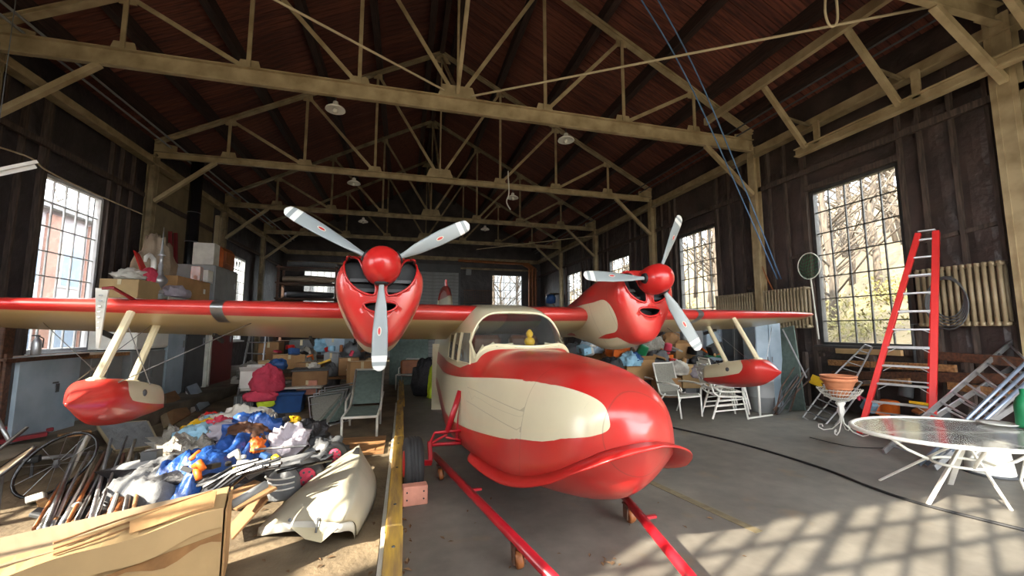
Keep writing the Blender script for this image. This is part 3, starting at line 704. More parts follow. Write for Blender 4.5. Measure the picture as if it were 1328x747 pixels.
for s in (-1, 1):
    rg = []; ww = []
    us = [0, .5, 1, 1.5, 2, 2.5, 3, 3.6, 4.2, 4.8, 5.3, 5.6, 5.8, 6.0, 6.2, 6.3, 6.4, 6.44, 6.48]
    for u in us:
        rg.append([wing_pt(s, u, x, y) for x, y in AU[::-1]]+[wing_pt(s, u, x, y) for x, y in AL[1:]])
        ww += [-.2]*len(AU)+[x-.055 for x, y in AL[1:]]
    wo = MB().loft(rg).build('wing', M['paintw'], PL, smooth=True); setattr_pts(wo, 'paint', ww); setattr_pts(wo, 'seam', [1.0]*len(ww))
    # bright landing-light band round the leading edge
    lb = [[wing_pt(s, u, x, y*1.02)+V((0, -.004, 0)) for x, y in AU[6::-1]]+[wing_pt(s, u, x, y*1.02)+V((0, -.004, 0)) for x, y in AL[1:6]] for u in (3.29, 3.41)]
    MB().loft(lb, closed=False, cap=False).build('landing_light', M['steel'], wo, smooth=True)
    for u in (2.6, 3.8, 5.0): MB().bar(wing_pt(s, u, .8, -.03), wing_pt(s, u, 1.02, -.05), .03, .06).build('hinge', M['dgrey'], wo)
# wing floats with struts and wires
FL = [(4.62, .01, 1.075, 1.06, 1.045), (4.68, .035, 1.10, 1.06, 1.0), (4.77, .085, 1.16, 1.06, .93), (4.95, .19, 1.235, 1.03, .83), (5.25, .215, 1.21, .94, .76), (5.6, .205, 1.145, .86, .72), (6.02, .16, 1.06, .79, .72)]
for s in (-1, 1):
    fx = s*4.18; rg = []; fa = []
    for i in range(41):
        v = lerp(4.62, 6.02, (i/40)**1.4); w_, zt, zc_, zk = sinterp(FL, v)
        half = [(0, zk), (w_*.5, lerp(zk, zc_, .42)), (w_, zc_)]+[(w_*math.cos(R(90)*k/8)**.5, zc_+(zt-zc_)*math.sin(R(90)*k/8)**.7) for k in range(1, 8)]+[(0, zt)]
        full = half+[(-x, z) for x, z in half[-2:0:-1]]
        rg.append([V((fx+x, v, z)) for x, z in full])
        for x, z in full:
            mid = (zt+zc_)/2; fa.append(min(z-(zc_+.04), .02-z+zt-.0, math.hypot(0, 0)+(v-5.12)-.9*((z-mid)/(zt-zc_))**2*.5))
    fo = MB().loft(rg).build('wing_float', M['paint'], PL, smooth=True); setattr_pts(fo, 'paint', fa); setattr_pts(fo, 'seam', [1.0]*len(fa))
    for v0, v1, u in ((5.0, 5.42, 4.18), (5.62, 6.0, 4.18)):
        a = V((fx, v0, sinterp(FL, v0)[1]-.02)); b = wing_pt(s, u-.05, (v1-5.32)/1.75, 0)
        sm = MB(); sm.tube([a, b], [.038, .038], 8); so = sm.build('strut', M['cream'], fo); MB().lathe([(.07, 0), (.07, .015), (.045, .03)], a+V((0, 0, .01)), 10).build('strut_foot', M['cream'], so)
    for (u0, v0, u1, v1) in ((-.17, 5.0, .0, 6.0), (.17, 5.62, 0, 5.42), (-.17, 5.62, -1.0, 6.0), (.17, 5.0, 1.1, 5.6)):
        MB().tube([(fx+u0, v0, sinterp(FL, v0)[1]-.04), (fx+u1, v1, 1.78)], .005, 4).build('brace_wire', M['steel'], fo)
    MB().lathe([(.035, 0), (.035, .012), (.02, .02)], (fx-.0, 0, 0), 8, None).build('cap', M['dgrey'], fo).matrix_local = Matrix.Translation((fx-s*.205, 5.42, 1.04)) @ Matrix.Rotation(-s*R(90), 4, 'Y') @ Matrix.Translation((-fx, 0, 0))
# nacelles, cowls, propellers
CS = [(0, .20), (.12, .198), (.22, .185), (.31, .15), (.385, .09), (.435, .01), (.455, -.09), (.445, -.19), (.41, -.31), (.355, -.43), (.30, -.53), (.245, -.62), (.19, -.70), (.12, -.76), (0, -.785)]
CSs = []
for i in range(len(CS)-1):
    p0 = CS[max(i-1, 0)] if i else (-CS[1][0], CS[1][1]); p1, p2 = CS[i], CS[i+1]; p3 = CS[i+2] if i+2 < len(CS) else (-CS[-2][0], CS[-2][1])
    for k in range(3):
        t = k/3; CSs.append(tuple(.5*((2*p1[j])+(-p0[j]+p2[j])*t+(2*p0[j]-5*p1[j]+4*p2[j]-p3[j])*t*t+(-p0[j]+3*p1[j]-3*p2[j]+p3[j])*t**3) for j in range(2)))
CSs.append(CS[-1]); CF = CSs+[(-x, z) for x, z in CSs[-2:0:-1]]
HUBV, HUBZ, DR = 4.2, 2.345, .13
#      v    scale  cz(centre of scaling) dz
NT = [(4.375, .02, 0), (4.378, .25, 0), (4.385, .5, 0), (4.395, .68, 0), (4.41, .80, 0), (4.435, .885, 0), (4.47, .94, 0), (4.52, .965, 0), (4.6, .985, 0), (4.75, 1.01, 0), (4.95, 1.03, 0), (5.15, 1.03, 0), (5.4, .98, 0), (5.7, .84, .02), (6.1, .68, .05), (6.6, .48, .08), (7.1, .25, .1), (7.4, .06, .12)]
def nac_pt(cx, v, x, z):
    sc_, dz = sinterp(NT, v); ax = HUBZ-DR*(v-HUBV)
    return V((cx+x*sc_, v, ax+(-.26)+(z+.26)*sc_+dz))
def nac_paint(x, v, z):   # x, z relative to thrust axis
    hs = .21+.08*max(0, v-5); a = hs-math.hypot(max(0, 4.82-v)*1.0, (z+.38)*.95) if abs(x) > .15 else -1
    b = (-.665-.9*max(0, 4.78-v))-z + .15*max(0, v-5)
    return max(a, b)
def inlet_polys():
    out = [(-.37, .08), (-.36, -.04), (-.305, -.15), (-.22, -.22), (-.13, -.26), (-.05, -.27)]; inn = [(-.05, -.14), (-.10, -.115), (-.145, -.07), (-.18, -.0), (-.205, .07), (-.24, .125), (-.31, .14)]
    A = out+inn; B = [(-x, z) for x, z in A][::-1]
    m = [(.165*math.cos(R(a))*(1 if abs(math.cos(R(a))) < 2 else 1), -.385+.06*math.sin(R(a))+.02*(math.cos(R(a))**2)) for a in range(0, 360, 24)]
    return [A, B, m]
def smooth_poly(P, n=3):
    for _ in range(2):
        Q = []
        for i in range(len(P)):
            a, b = P[i], P[(i+1) % len(P)]; Q += [(a[0]*.75+b[0]*.25, a[1]*.75+b[1]*.25), (a[0]*.25+b[0]*.75, a[1]*.25+b[1]*.75)]
        P = Q
    return P
def blade_mesh():
    rg = []; at = []
    for i in range(49):
        r = .12+.915*i/48; t = i/48
        ch = interp([(0, .05), (.12, .06), (.3, .125), (.6, .16), (.85, .152), (.95, .13), (.985, .095), (1, .03)], t)[0]; th = interp([(0, .05), (.15, .04), (.4, .022), (1, .008)], t)[0]
        tw = R(lerp(52, 14, t**.7)); ring = []
        for k in range(12):
            a = 2*math.pi*k/12; x, y = ch/2*math.cos(a), th/2*math.sin(a); ring.append(V((x*math.cos(tw)-y*math.sin(tw), x*math.sin(tw)+y*math.cos(tw), r)))
        rg.append(ring); at += [(1 if r > .985 else (1 if .885 < r < .945 else -1))*.01]*12
    return rg, at
for s in (-1, 1):
    cx = s*1.65
    vs_ = [a[0] for a in NT[:8]]+[4.56, 4.6, 4.65, 4.7, 4.75, 4.8, 4.85, 4.9, 4.95, 5, 5.05, 5.1, 5.15, 5.2, 5.3, 5.4, 5.5, 5.6, 5.7, 5.85, 6.0, 6.2, 6.4, 6.6, 6.85, 7.1, 7.4]
    mb = MB().loft([[nac_pt(cx, v, x, z) for x, z in CF] for v in vs_])
    no = mb.build('engine_nacelle', [M['paint'], M['inner']], PL, smooth=True)
    tmp = []
    for P in inlet_polys():
        P = smooth_poly(P); zc_ = HUBZ-DR*.2
        c = MB().prism([(cx+x, 4.2, zc_+z) for x, z in P], (0, .36, -.03)); c.m = [1]*len(c.m)
        co = c.build('cut', [M['paint'], M['inner']], PL); tmp.append(co)
        md = no.modifiers.new('inlet', 'BOOLEAN'); md.operation = 'DIFFERENCE'; md.solver = 'EXACT'; md.object = co
    bpy.context.view_layer.update(); dg = bpy.context.evaluated_depsgraph_get(); me = bpy.data.meshes.new_from_object(no.evaluated_get(dg)); no.modifiers.clear(); no.data = me
    for co in tmp: bpy.data.objects.remove(co)
    setattr_pts(no, 'paint', [nac_paint((p.co.x-cx), p.co.y, p.co.z-(HUBZ-DR*(p.co.y-HUBV))) for p in me.vertices])
    setattr_pts(no, 'seam', [min(p.co.y-5.12, p.co.y-4.68, key=abs) if p.co.y > 4.6 else 1.0 for p in me.vertices])
    for P in inlet_polys():
        P = smooth_poly(P); pts = []
        for x, z in P:      # rim sits on the cowl face: find v where the section reaches this point
            best = 4.40
            for v in [4.376+.004*k for k in range(40)]:
                sc_, dz = sinterp(NT, v); xx, zz = x/sc_, (z+.26)/sc_-.26
                inside = False; n = len(CF)
                for i in range(n):
                    (x1, z1), (x2, z2) = CF[i], CF[(i+1) % n]
                    if (z1 > zz) != (z2 > zz) and xx < (x2-x1)*(zz-z1)/(z2-z1)+x1: inside = not inside
                if inside: best = v; break
            pts.append(V((cx+x, best-.002, HUBZ-DR*.2+z)))
        MB().tube(pts, .012, 6, closed=True).build('inlet_rim', M['red'], no, smooth=True)
    for dz in (-.1, -.2): MB().box((cx, 4.52, HUBZ+dz-.03), (.62, .03, .035)).build('engine_baffle', M['dgrey'], no)
    ex = MB().tube([(cx+s*.2, 5.1, 1.66), (cx+s*.2, 5.5, 1.48)], .04, 8); ex.build('exhaust_pipe', M['dgrey'], no)
    # propeller
    MX = Matrix.Translation((cx, HUBV, HUBZ)) @ Matrix.Rotation(R(-7.4), 4, 'X')
    pr = MB()
    sp = [(.006, -.2), (.05, -.19), (.1, -.165), (.145, -.125), (.175, -.07), (.188, -.0), (.19, .08), (.182, .15), (.15, .2)]
    so = MB().lathe([(r, z) for r, z in sp], (0, 0, 0), 32, Matrix.Rotation(R(-90), 3, 'X')).build('spinner', M['red'], PL, smooth=True); so.matrix_local = MX
    rg, at = blade_mesh()
    for k, a in enumerate((30, 150, 270) if s < 0 else (60, 180, 300)):
        bo = MB().loft(rg).build('propeller_blade', M['bladep'], so, smooth=True); setattr_pts(bo, 'paint', at); setattr_pts(bo, 'seam', [1.0]*len(at))
        mb_ = Matrix.Rotation(R(90-a), 4, 'Y') @ Matrix.Translation((0, .03, 0)); bo.matrix_local = mb_
        ck = MB().lathe([(.055, .16), (.07, .178), (.06, .2), (.04, .2)], (0, 0, 0), 14).build('blade_collar', M['inner'], so, smooth=True); ck.matrix_local = mb_
        lg = MB().loft([[V((.022*math.cos(a*.524), y_, .66+.045*math.sin(a*.524))) for a in range(12)] for y_ in (-.018, -.0145)]).loft([[V((.012*math.cos(a*.524), y_, .66+.034*math.sin(a*.524))) for a in range(12)] for y_ in (-.0195, -.017)]); lg.m = [0]*14+[1]*14; lg = lg.build('blade_badge', [M['dirtywhite'], M['red']], so); lg.matrix_local = mb_ @ Matrix.Rotation(R(27), 4, 'Z')
# tail fin and tailplane
prof = [(8.9, 1.62), (9.15, 2.1), (9.35, 2.5), (9.6, 2.7), (9.95, 2.8), (10.4, 2.83), (10.9, 2.78), (11.25, 2.58), (11.45, 2.2), (11.45, 1.6)]
def fin_ring(t): return [V(((.05 if t else -.05)*(1 if 0 < i < 9 else .3), v, z)) for i, (v, z) in enumerate(prof)]
fn_ = MB().loft([[V((-.02, 10.3+(v-10.3)*.97, z-.02)) for v, z in prof], [V((-.05, 10.3+(v-10.3)*.8, 1.6+(z-1.6)*.9)) for v, z in prof], [V((.05, 10.3+(v-10.3)*.8, 1.6+(z-1.6)*.9)) for v, z in prof], [V((.02, 10.3+(v-10.3)*.97, z-.02)) for v, z in prof]])
ob = fn_.build('tail_fin', M['paint'], PL); setattr_pts(ob, 'paint', [2.5-p.co.z for p in ob.data.vertices]); setattr_pts(ob, 'seam', [1.0]*len(ob.data.vertices))
MB().tube([(0, 10.1, 2.74), (0, 10.1, 2.95)], .03, 6).build('beacon', M['red'], ob)
tp_ = MB().box((0, 10.5, 1.75), (4, .9, .1)); tp_.build('tailplane', M['cream'], PL, bevel=.04)
# main gear: tyre, hub, arms
for s in (-1, 1):
    wc_ = V((s*1.26, 4.66, .275)); Mx = Matrix.Rotation(R(90), 3, 'Y')
    wo = MB().lathe([(.12, -.085), (.2, -.1), (.25, -.09), (.268, -.06), (.272, -.045), (.262, -.04), (.262, -.03), (.275, -.026), (.275, -.008), (.265, -.004), (.265, .004), (.275, .008), (.275, .026), (.262, .03), (.262, .04), (.272, .045), (.268, .06), (.25, .09), (.2, .1), (.12, .085)], wc_, 28, Mx).build('main_wheel', M['tyre'], PL, smooth=True)
    MB().lathe([(.02, -.11), (.13, -.1), (.14, -.07), (.14, .07), (.13, .1), (.02, .11)], wc_, 20, Mx).build('wheel_hub', M['red'], wo, smooth=True)
    def L(px, py, zc): p = pl(gd(px, py, zc)); return V((p.x if s < 0 else -p.x, p.y, p.z))
    MB().tube([L(597, 507, 4.95), L(580, 560, 4.8)], .035, 10).build('oleo_leg', M['gearred'], PL, smooth=True)
    MB().tube([L(564, 561, 4.75), L(604, 558, 4.85)], .018, 8).build('gear_arm', M['gearred'], PL, smooth=True)
    MB().tube([L(557, 577, 4.75), L(604, 574, 4.8)], .022, 8).build('gear_arm', M['gearred'], PL, smooth=True)
    MB().tube([L(578, 567, 4.75), L(601, 572, 4.8)], .014, 8).build('gear_arm', M['gearred'], PL, smooth=True)
    MB().tube([L(557, 576, 4.75), L(564, 561, 4.75), L(580, 563, 4.8), L(557, 576, 4.75)], .016, 8).build('gear_link', M['gearred'], PL)
    MB().bar(L(557, 572, 4.75), L(558, 600, 4.72), .05, .05).bar(L(558, 600, 4.72), wc_, .06, .06).build('gear_fork', M['gearred'], PL, bevel=.008)
    MB().prism([L(597, 505, 5.0), L(603, 535, 4.95), L(604, 575, 4.9), L(590, 572, 4.95)], (-s*.06, .06, 0)).build('gear_fairing', M['gearred'], PL)
# pennant strip hung in front of the left wing
bm_ = thing('striped_boom', 'dark red boom with pale tapered strip hanging before left wing', 'boom', PLM @ V((-4.3, 5.2, 1.9)))
a = gd(190, 398, 4.55); b = gd(146, 373, 4.05); c = gd(132, 374, 4.0); e = gd(126, 452, 3.9); o0 = V(bm_.location)
MB().tube([a-o0, b-o0, c-o0], [.02, .016, .014], 8).build('rod', M['darkred'], bm_)
dx = ray(132, 374); dx = V((dx.y, -dx.x, 0)).normalized()
pn = MB(); pn.loft([[c-o0-dx*.045, c-o0+dx*.045, c-o0+dx*.045+V((0, .02, 0)), c-o0-dx*.045+V((0, .02, 0))], [e-o0-dx*.008, e-o0+dx*.008, e-o0+dx*.008+V((0, .02, 0)), e-o0-dx*.008+V((0, .02, 0))]]); pn = pn.build('strip', M['dirtywhite'], bm_)
for i in range(7): 
    t = .12+i*.09; q = c.lerp(e, t)-o0; MB().box(q+V((0, -.012, 0)), (.05*(1-t), .004, .012), -YAW).build('stripe', M['grey'], pn)
# chock and tow bar
ck = thing('wheel_chock', 'worn red wooden chock against the left tyre', 'chock', PLM @ V((-1.27, 4.3, 0)), R(4.3))
MB().box((0, 0, .09), (.24, .12, .18)).build('block', M['woodred'], ck, bevel=.008)
for dx_ in (-.08, .08):
    for z in (.06, .13): MB().lathe([(.008, 0), (.008, .006)], (dx_, -.06, z), 8, Matrix.Rotation(R(90), 3, 'X')).build('nail', M['black'], ck)
tw = thing('tow_bar', 'red steel tow bar on small rusty casters under the nose', 'tow bar', (1.1, 3, 0))
o0 = V(tw.location)
def caster(p):
    q = V((p.x, p.y, 0))-o0
    wo = MB().lathe([(.02, -.025), (.06, -.025), (.065, -.01), (.065, .01), (.06, .025), (.02, .025)], q+V((0, 0, .065)), 14, Matrix.Rotation(R(80), 3, 'Y')).build('caster_wheel', M['leather'], tw, smooth=True)
    MB().box(q+V((-.04, 0, .1)), (.012, .07, .12)).box(q+V((.04, 0, .1)), (.012, .07, .12)).box(q+V((0, 0, .16)), (.1, .09, .012)).build('caster_fork', M['wooddark'], tw)
for (p0, p1, cs) in ((g(563, 590, .2), g(722, 755, .17), ((575, 622), (697, 733))), (g(800, 632, .17), g(905, 760, .17), ((831, 676),))):
    e2 = p0+(p1-p0)*1.15
    MB().tube([p0-o0, e2-o0], .038, 12).build('tow_tube', M['gearred'], tw, smooth=True)
    for (cx_, cy_) in cs:
        t = (g(cx_, cy_, 0).y-p0.y)/(p1.y-p0.y); q = p0+(p1-p0)*t; caster(q)
    t = .45; q = p0+(p1-p0)*t-o0; MB().box(q+V((.06, 0, .02)), (.1, .03, .02)).build('lug', M['gearred'], tw)
# ------------------------------------------------------------------ makers for loose things
def cf(xc, zc, z=0): return V((xc*_cy+zc*_sy, -xc*_sy+zc*_cy, z))
def pc(px, zc, z=0): return cf((px-664)/F*zc, zc, z)
def lump(name, label, cat, p, size, m, seed=0, group=None, parent=None, rz=0.0, amp=.28, fr=2.2, nu=40, nv=20, tilt=0.0, pinch=1.0):
    mb = MB(); Rm = Matrix.Rotation(rz, 3, 'Z') @ Matrix.Rotation(tilt, 3, 'X')
    def fn(u, v):
        a = u*2*math.pi; b = v*math.pi; d = V((math.sin(b)*math.cos(a), math.sin(b)*math.sin(a), -math.cos(b)))
        k = 1+amp*noise.noise(d*fr+V((seed*7.3, seed*3.1, seed)))+amp*.55*noise.noise(d*fr*2.7+V((seed, seed*5, 1)))-amp*.9*abs(noise.noise(d*fr*2.3+V((seed*2, 3, seed))))-amp*.5*abs(noise.noise(d*fr*5+V((seed*2, 9, seed))))+amp*.4
        q = V((d.x*abs(d.x)**(pinch-1) if d.x else 0, d.y, d.z))*k
        q = V((q.x*size[0]/2, q.y*size[1]/2, max(-.42, q.z)*size[2]/1.42+size[2]*.3)); return Rm @ q
    n = nu; vs_ = [fn(i/n, j/nv) for i in range(n) for j in range(nv+1)]
    fs = [(i*(nv+1)+j, ((i+1) % n)*(nv+1)+j, ((i+1) % n)*(nv+1)+j+1, i*(nv+1)+j+1) for i in range(n) for j in range(nv)]
    mb.add(vs_, fs); o = mb.build(name, m, parent, smooth=True)
    bm = bmesh.new(); bm.from_mesh(o.data); bmesh.ops.remove_doubles(bm, verts=bm.verts, dist=1e-4); bm.to_mesh(o.data); bm.free()
    o.location = p
    if not parent: tag(o, label, cat, group)
    return o
def drape(name, label, cat, p, w_, d_, hfn, m, seed=0, rz=0.0, n=28, wr_=.04, group=None):
    def fn(u, v):
        x = (u-.5)*w_*(1+.12*nz((v*3, seed, 0))); y = (v-.5)*d_*(1+.12*nz((u*3, seed, 5)))
        r_ = wr_*(nz((u*6+seed, v*6, 1))-1.5*abs(nz((u*7+v*5, v*3+seed, 2)))-.8*abs(nz((u*14, v*17+seed, 4)))+.5)
        e = min(u, 1-u, v, 1-v); return (x, y, max(.012, hfn(u, v)*min(1, e*6+.25)+r_))
    o = MB().grid(n, n, fn).build(name, m, smooth=True, solid=.012); o.location = p; o.rotation_euler = (0, 0, rz); return tag(o, label, cat, group)
def carton(label, p, dims, rz=0.0, m='card', name='cardboard_box', cat='box', flaps=False, tape=True, group=None, tilt=0.0):
    T = thing(name, label, cat, p, rz, group); T.rotation_euler = (tilt, 0, rz); w_, d_, h_ = dims
    MB().box((0, 0, h_/2), (w_, d_, h_)).build('body', M[m], T, bevel=.006)
    if flaps:
        for s in (-1, 1):
            MB().bar((-w_/2, s*d_/2, h_), (w_/2, s*d_/2, h_), .005, .004).prism([(-w_/2, s*d_/2, h_), (w_/2, s*d_/2, h_), (w_/2, s*(d_/2+.1), h_+.09), (-w_/2, s*(d_/2+.1), h_+.09)], (0, 0, .006)).build('flap', M[m], T)
    elif tape:
        MB().box((0, 0, h_+.002), (w_*1.002, .06, .004)).build('tape', M['tape'], T)
        MB().box((0, -d_/2-.002, h_*.85), (.06, .004, h_*.3)).build('tape', M['tape'], T)
    return T
def tubes(name, label, cat, runs, m, r=.012, group=None, loc=None, n=8):
    o0 = V(loc) if loc is not None else V((0, 0, 0)); T = thing(name, label, cat, o0, 0, group)
    for pn_, pts in runs: MB().tube([V(p)-o0 for p in pts], r, n).build(pn_, m, T, smooth=True)
    return T
def arc(c, r, a0, a1, n, ax, ay): return [V(c)+V(ax)*r*math.cos(lerp(a0, a1, i/n))+V(ay)*r*math.sin(lerp(a0, a1, i/n)) for i in range(n+1)]

# ------------------------------------------------------------------ right side
# patio table
tc_ = cf(4.36, 4.12); T = thing('patio_table', 'white oval glass-topped patio table with splayed legs', 'table', tc_, -YAW)
def ell_(rx, ry, z, n=48): return [V((rx*math.cos(2*math.pi*i/n), ry*math.sin(2*math.pi*i/n), z)) for i in range(n)]
MB().loft([ell_(.86, .64, .705), ell_(.86, .64, .713)]).build('glass_top', M['tabglass'], T)
rim = MB(); rim.loft([ell_(.9, .68, .69), ell_(.905, .685, .70), ell_(.905, .685, .715), ell_(.89, .67, .725), ell_(.86, .64, .72), ell_(.86, .64, .69)], wrap=True, cap=False); rim.build('rim', M['white'], T, smooth=True)
TI = (Matrix.Translation(tc_) @ Matrix.Rotation(-YAW, 4, 'Z')).inverted()
ct = V((-.04, -.1, .66))
MB().bar((-.86, 0, .7), (.86, 0, .7), .05, .02).bar((0, -.64, .7), (0, .64, .7), .05, .02).build('cross_bar', M['white'], T)
for px_, py_, w_ in ((1203, 655, .055), (1140, 623, .02), (1312, 662, .024), (1232, 628, .05)):
    f = TI @ g(px_, py_); d = (f-ct); MB().bar(ct, f, w_, .022).build('leg', M['white'], T, bevel=.004)
MB().tube(arc((-.0, -.02, .42), .24, 0, 2*math.pi, 24, (1, 0, 0), (0, .8, 0))[:-1], .013, 8, closed=True).build('hoop', M['white'], T, smooth=True)
for a in (150, 30, 250, 310):
    ca, sa = math.cos(R(a)), math.sin(R(a)); MB().tube([(ca*.7, sa*.5, .69), (ca*.58, sa*.42, .62), (ca*.42, sa*.3, .5), (ca*.24, sa*.2, .42)], .014, 8).build('scroll_brace', M['white'], T, smooth=True)
MB().tube([(.55, -.1, .69), (.5, -.12, .5), (.4, -.14, .3), (.45, -.14, .16), (.55, -.14, .14), (.58, -.14, .2), (.53, -.14, .23)], .012, 8).build('scroll_foot', M['white'], T, smooth=True)
bt = thing('green_bottle', 'green plastic jug with white cord standing on the patio table', 'jug', pc(1314, 4.2, .727))
MB().lathe([(.01, 0), (.075, 0), (.08, .03), (.08, .22), (.06, .29), (.03, .33), (.03, .38), (.0, .385)], n=18).build('body', M['green'], bt, smooth=True)
MB().tube(arc((0, -.085, .24), .06, 0, 6, 18, (.6, 0, 0), (0, .1, 1)), .007, 6).build('cord', M['white'], bt)
tag(MB().lathe([(.001, .012), (.11, .0), (.15, .014), (.155, .02), (.11, .012), (.001, .02)], pc(1276, 4.35, .727), 24).build('dinner_plate', M['white'], smooth=True, center=True), 'flat white dish lying on the patio table', 'dish')
wb_ = thing('white_planter', 'white tapered plastic planter on the floor behind patio table', 'planter', g(1284, 614))
MB().lathe([(.01, 0), (.2, 0), (.21, .03), (.17, .36), (.175, .4), (.16, .4), (.14, .1), (.01, .1)], n=28).build('pot', M['white'], wb_, smooth=True)
MB().lathe([(.1, -.012), (.23, -.012), (.235, .01), (.2, .012), (.1, .0)], (0, 0, .012), 28).build('saucer', M['dgrey'], wb_, smooth=True)
# red step ladder
fL, fR, tL, tR = g(1115, 562), g(1209, 577), g(1191, 303, 3.3), g(1214, 300, 3.3)
T = thing('step_ladder', 'tall red fibreglass stepladder with aluminium steps by the right window', 'ladder', (fL+fR)/2); o0 = V(T.location)
MB().bar(fL-o0, tL-o0, .1, .075, (tL-tR)).build('rail', M['ladred'], T, bevel=.006); MB().bar(fR-o0, tR-o0, .1, .085, (tL-tR)).build('rail', M['ladred'], T, bevel=.006)
bk = V((.85, .55, 0))
for a, b in ((fL, tL), (fR, tR)): MB().bar(a+bk-o0, b+V((.06, .06, -.1))-o0, .05, .03).build('rear_rail', M['ladred'], T)
nst = 11
for i in range(nst):
    t = (i+.8)/(nst+.2); a, b = fL.lerp(tL, t)-o0, fR.lerp(tR, t)-o0; up = V((0, 0, 1))
    so = MB().bar(a, b, .09, .03, up).build('step', M['alu'], T, bevel=.004)
    for p, q in ((a, b), (b, a)): MB().bar(p.lerp(q, .06)+V((0, 0, -.13*(1-t))), p.lerp(q, .24)+V((0, 0, -.01)), .02, .008).build('step_brace', M['alu'], so)
    if i % 2 == 0: MB().bar(a+bk*(1-t), b+bk*(1-t), .025, .02, up).build('rear_spreader', M['alu'], T)
MB().bar(tL-o0+V((0, 0, .02)), tR-o0+V((0, 0, .02)), .2, .03).build('top_cap', M['alu'], T, bevel=.008)
# extension ladders leaning to the right wall
def lad(label, a0, b0, a1, b1, n, m='alu', rw=.07):
    T = thing('extension_ladder', label, 'ladder', (a0+a1)/2, 0, 'aluminium ladders leaning by the right wall'); o = V(T.location)
    for p, q in ((a0, b0), (a1, b1)): MB().bar(p-o, q-o, .028, rw).build('rail', M[m], T, bevel=.004)
    for i in range(n):
        t = (i+.6)/n; MB().tube([a0.lerp(b0, t)-o, a1.lerp(b1, t)-o], .016, 8).build('rung', M[m], T, smooth=True)
lad('long aluminium ladder slanting from the floor up to the corner post', g(1146, 586, .03), gd(1314, 442, 6.3), g(1212, 607, .03), gd(1352, 478, 5.35), 11)
lad('second aluminium ladder lying nested under the long slanting one', g(1162, 574, .03), gd(1322, 470, 6.35), g(1216, 592, .03), gd(1358, 500, 5.6), 9)
for i, (pa, pb) in enumerate((((1262, 548), (1330, 470)), ((1271, 548), (1334, 480)), ((1281, 550), (1338, 490)))):
    tag(MB().tube([g(pa[0]-70, pa[1]+55, .02), gd(pb[0]+6, pb[1]-6, 4.9)], .02, 8).build('metal_pole', mat('bluish_steel', (150, 164, 186), .35, .6), smooth=True, center=True), ['bluish metal pole leaning right of the ladders, uppermost', 'bluish metal pole leaning right of the ladders, middle one', 'bluish metal pole leaning right of the ladders, lowest'][i], 'pole', 'poles by the ladders')
# plant stand with terracotta pots
ps = thing('plant_stand', 'white wire plant stand with scrolled feet on the concrete', 'plant stand', g(1093, 563)); sc_ = 1.0
for k in range(4):
    a = R(90*k+20); d = V((math.cos(a), math.sin(a), 0))
    MB().tube([d*.02+V((0, 0, .5)), d*.05+V((0, 0, .38)), d*.02+V((0, 0, .28)), d*.03+V((0, 0, .18)), d*.14+V((0, 0, .06)), d*.26+V((0, 0, .02)), d*.33+V((0, 0, .05)), d*.33+V((0, 0, .1)), d*.28+V((0, 0, .11)), d*.27+V((0, 0, .07))], .009, 6).build('leg', M['white'], ps, smooth=True)
mb = MB()
for (r_, z) in ((.3, .72), (.26, .66), (.21, .6), (.12, .55)): mb.tube([(r_*math.cos(t*.2618), r_*math.sin(t*.2618), z) for t in range(24)], .006, 5, closed=True)
for k in range(36):
    a = R(10*k); mb.tube([(.05*math.cos(a), .05*math.sin(a), .53), (.12*math.cos(a), .12*math.sin(a), .55), (.26*math.cos(a+.15), .26*math.sin(a+.15), .66), (.31*math.cos(a+.25), .31*math.sin(a+.25), .74)], .004, 4)
mb.build('wire_basket', M['dirtywhite'], ps)
MB().lathe([(.05, .53), (.07, .5), (.03, .42), (.05, .36), (.02, .28)], n=14).build('stem_twist', M['white'], ps, smooth=True)
for i, (r_, h_, z) in enumerate(((.17, .17, .6), (.235, .2, .71), (.24, .1, .85))):
    pt = thing('terracotta_pot', ['small terracotta pot at the bottom of the wire plant stand', 'wide terracotta pot in the middle of the plant stand', 'terracotta bowl topmost on the plant stand'][i], 'pot', V(ps.location)+V((0, 0, z)), 0, 'terracotta pots')
    MB().lathe([(.01, 0), (r_*.7, 0), (r_*.9, h_*.6), (r_, h_*.75), (r_*1.06, h_*.78), (r_*1.06, h_), (r_*.96, h_), (r_*.86, h_*.5), (.01, h_*.4)], n=28).build('pot_body', M['terra'], pt, smooth=True)
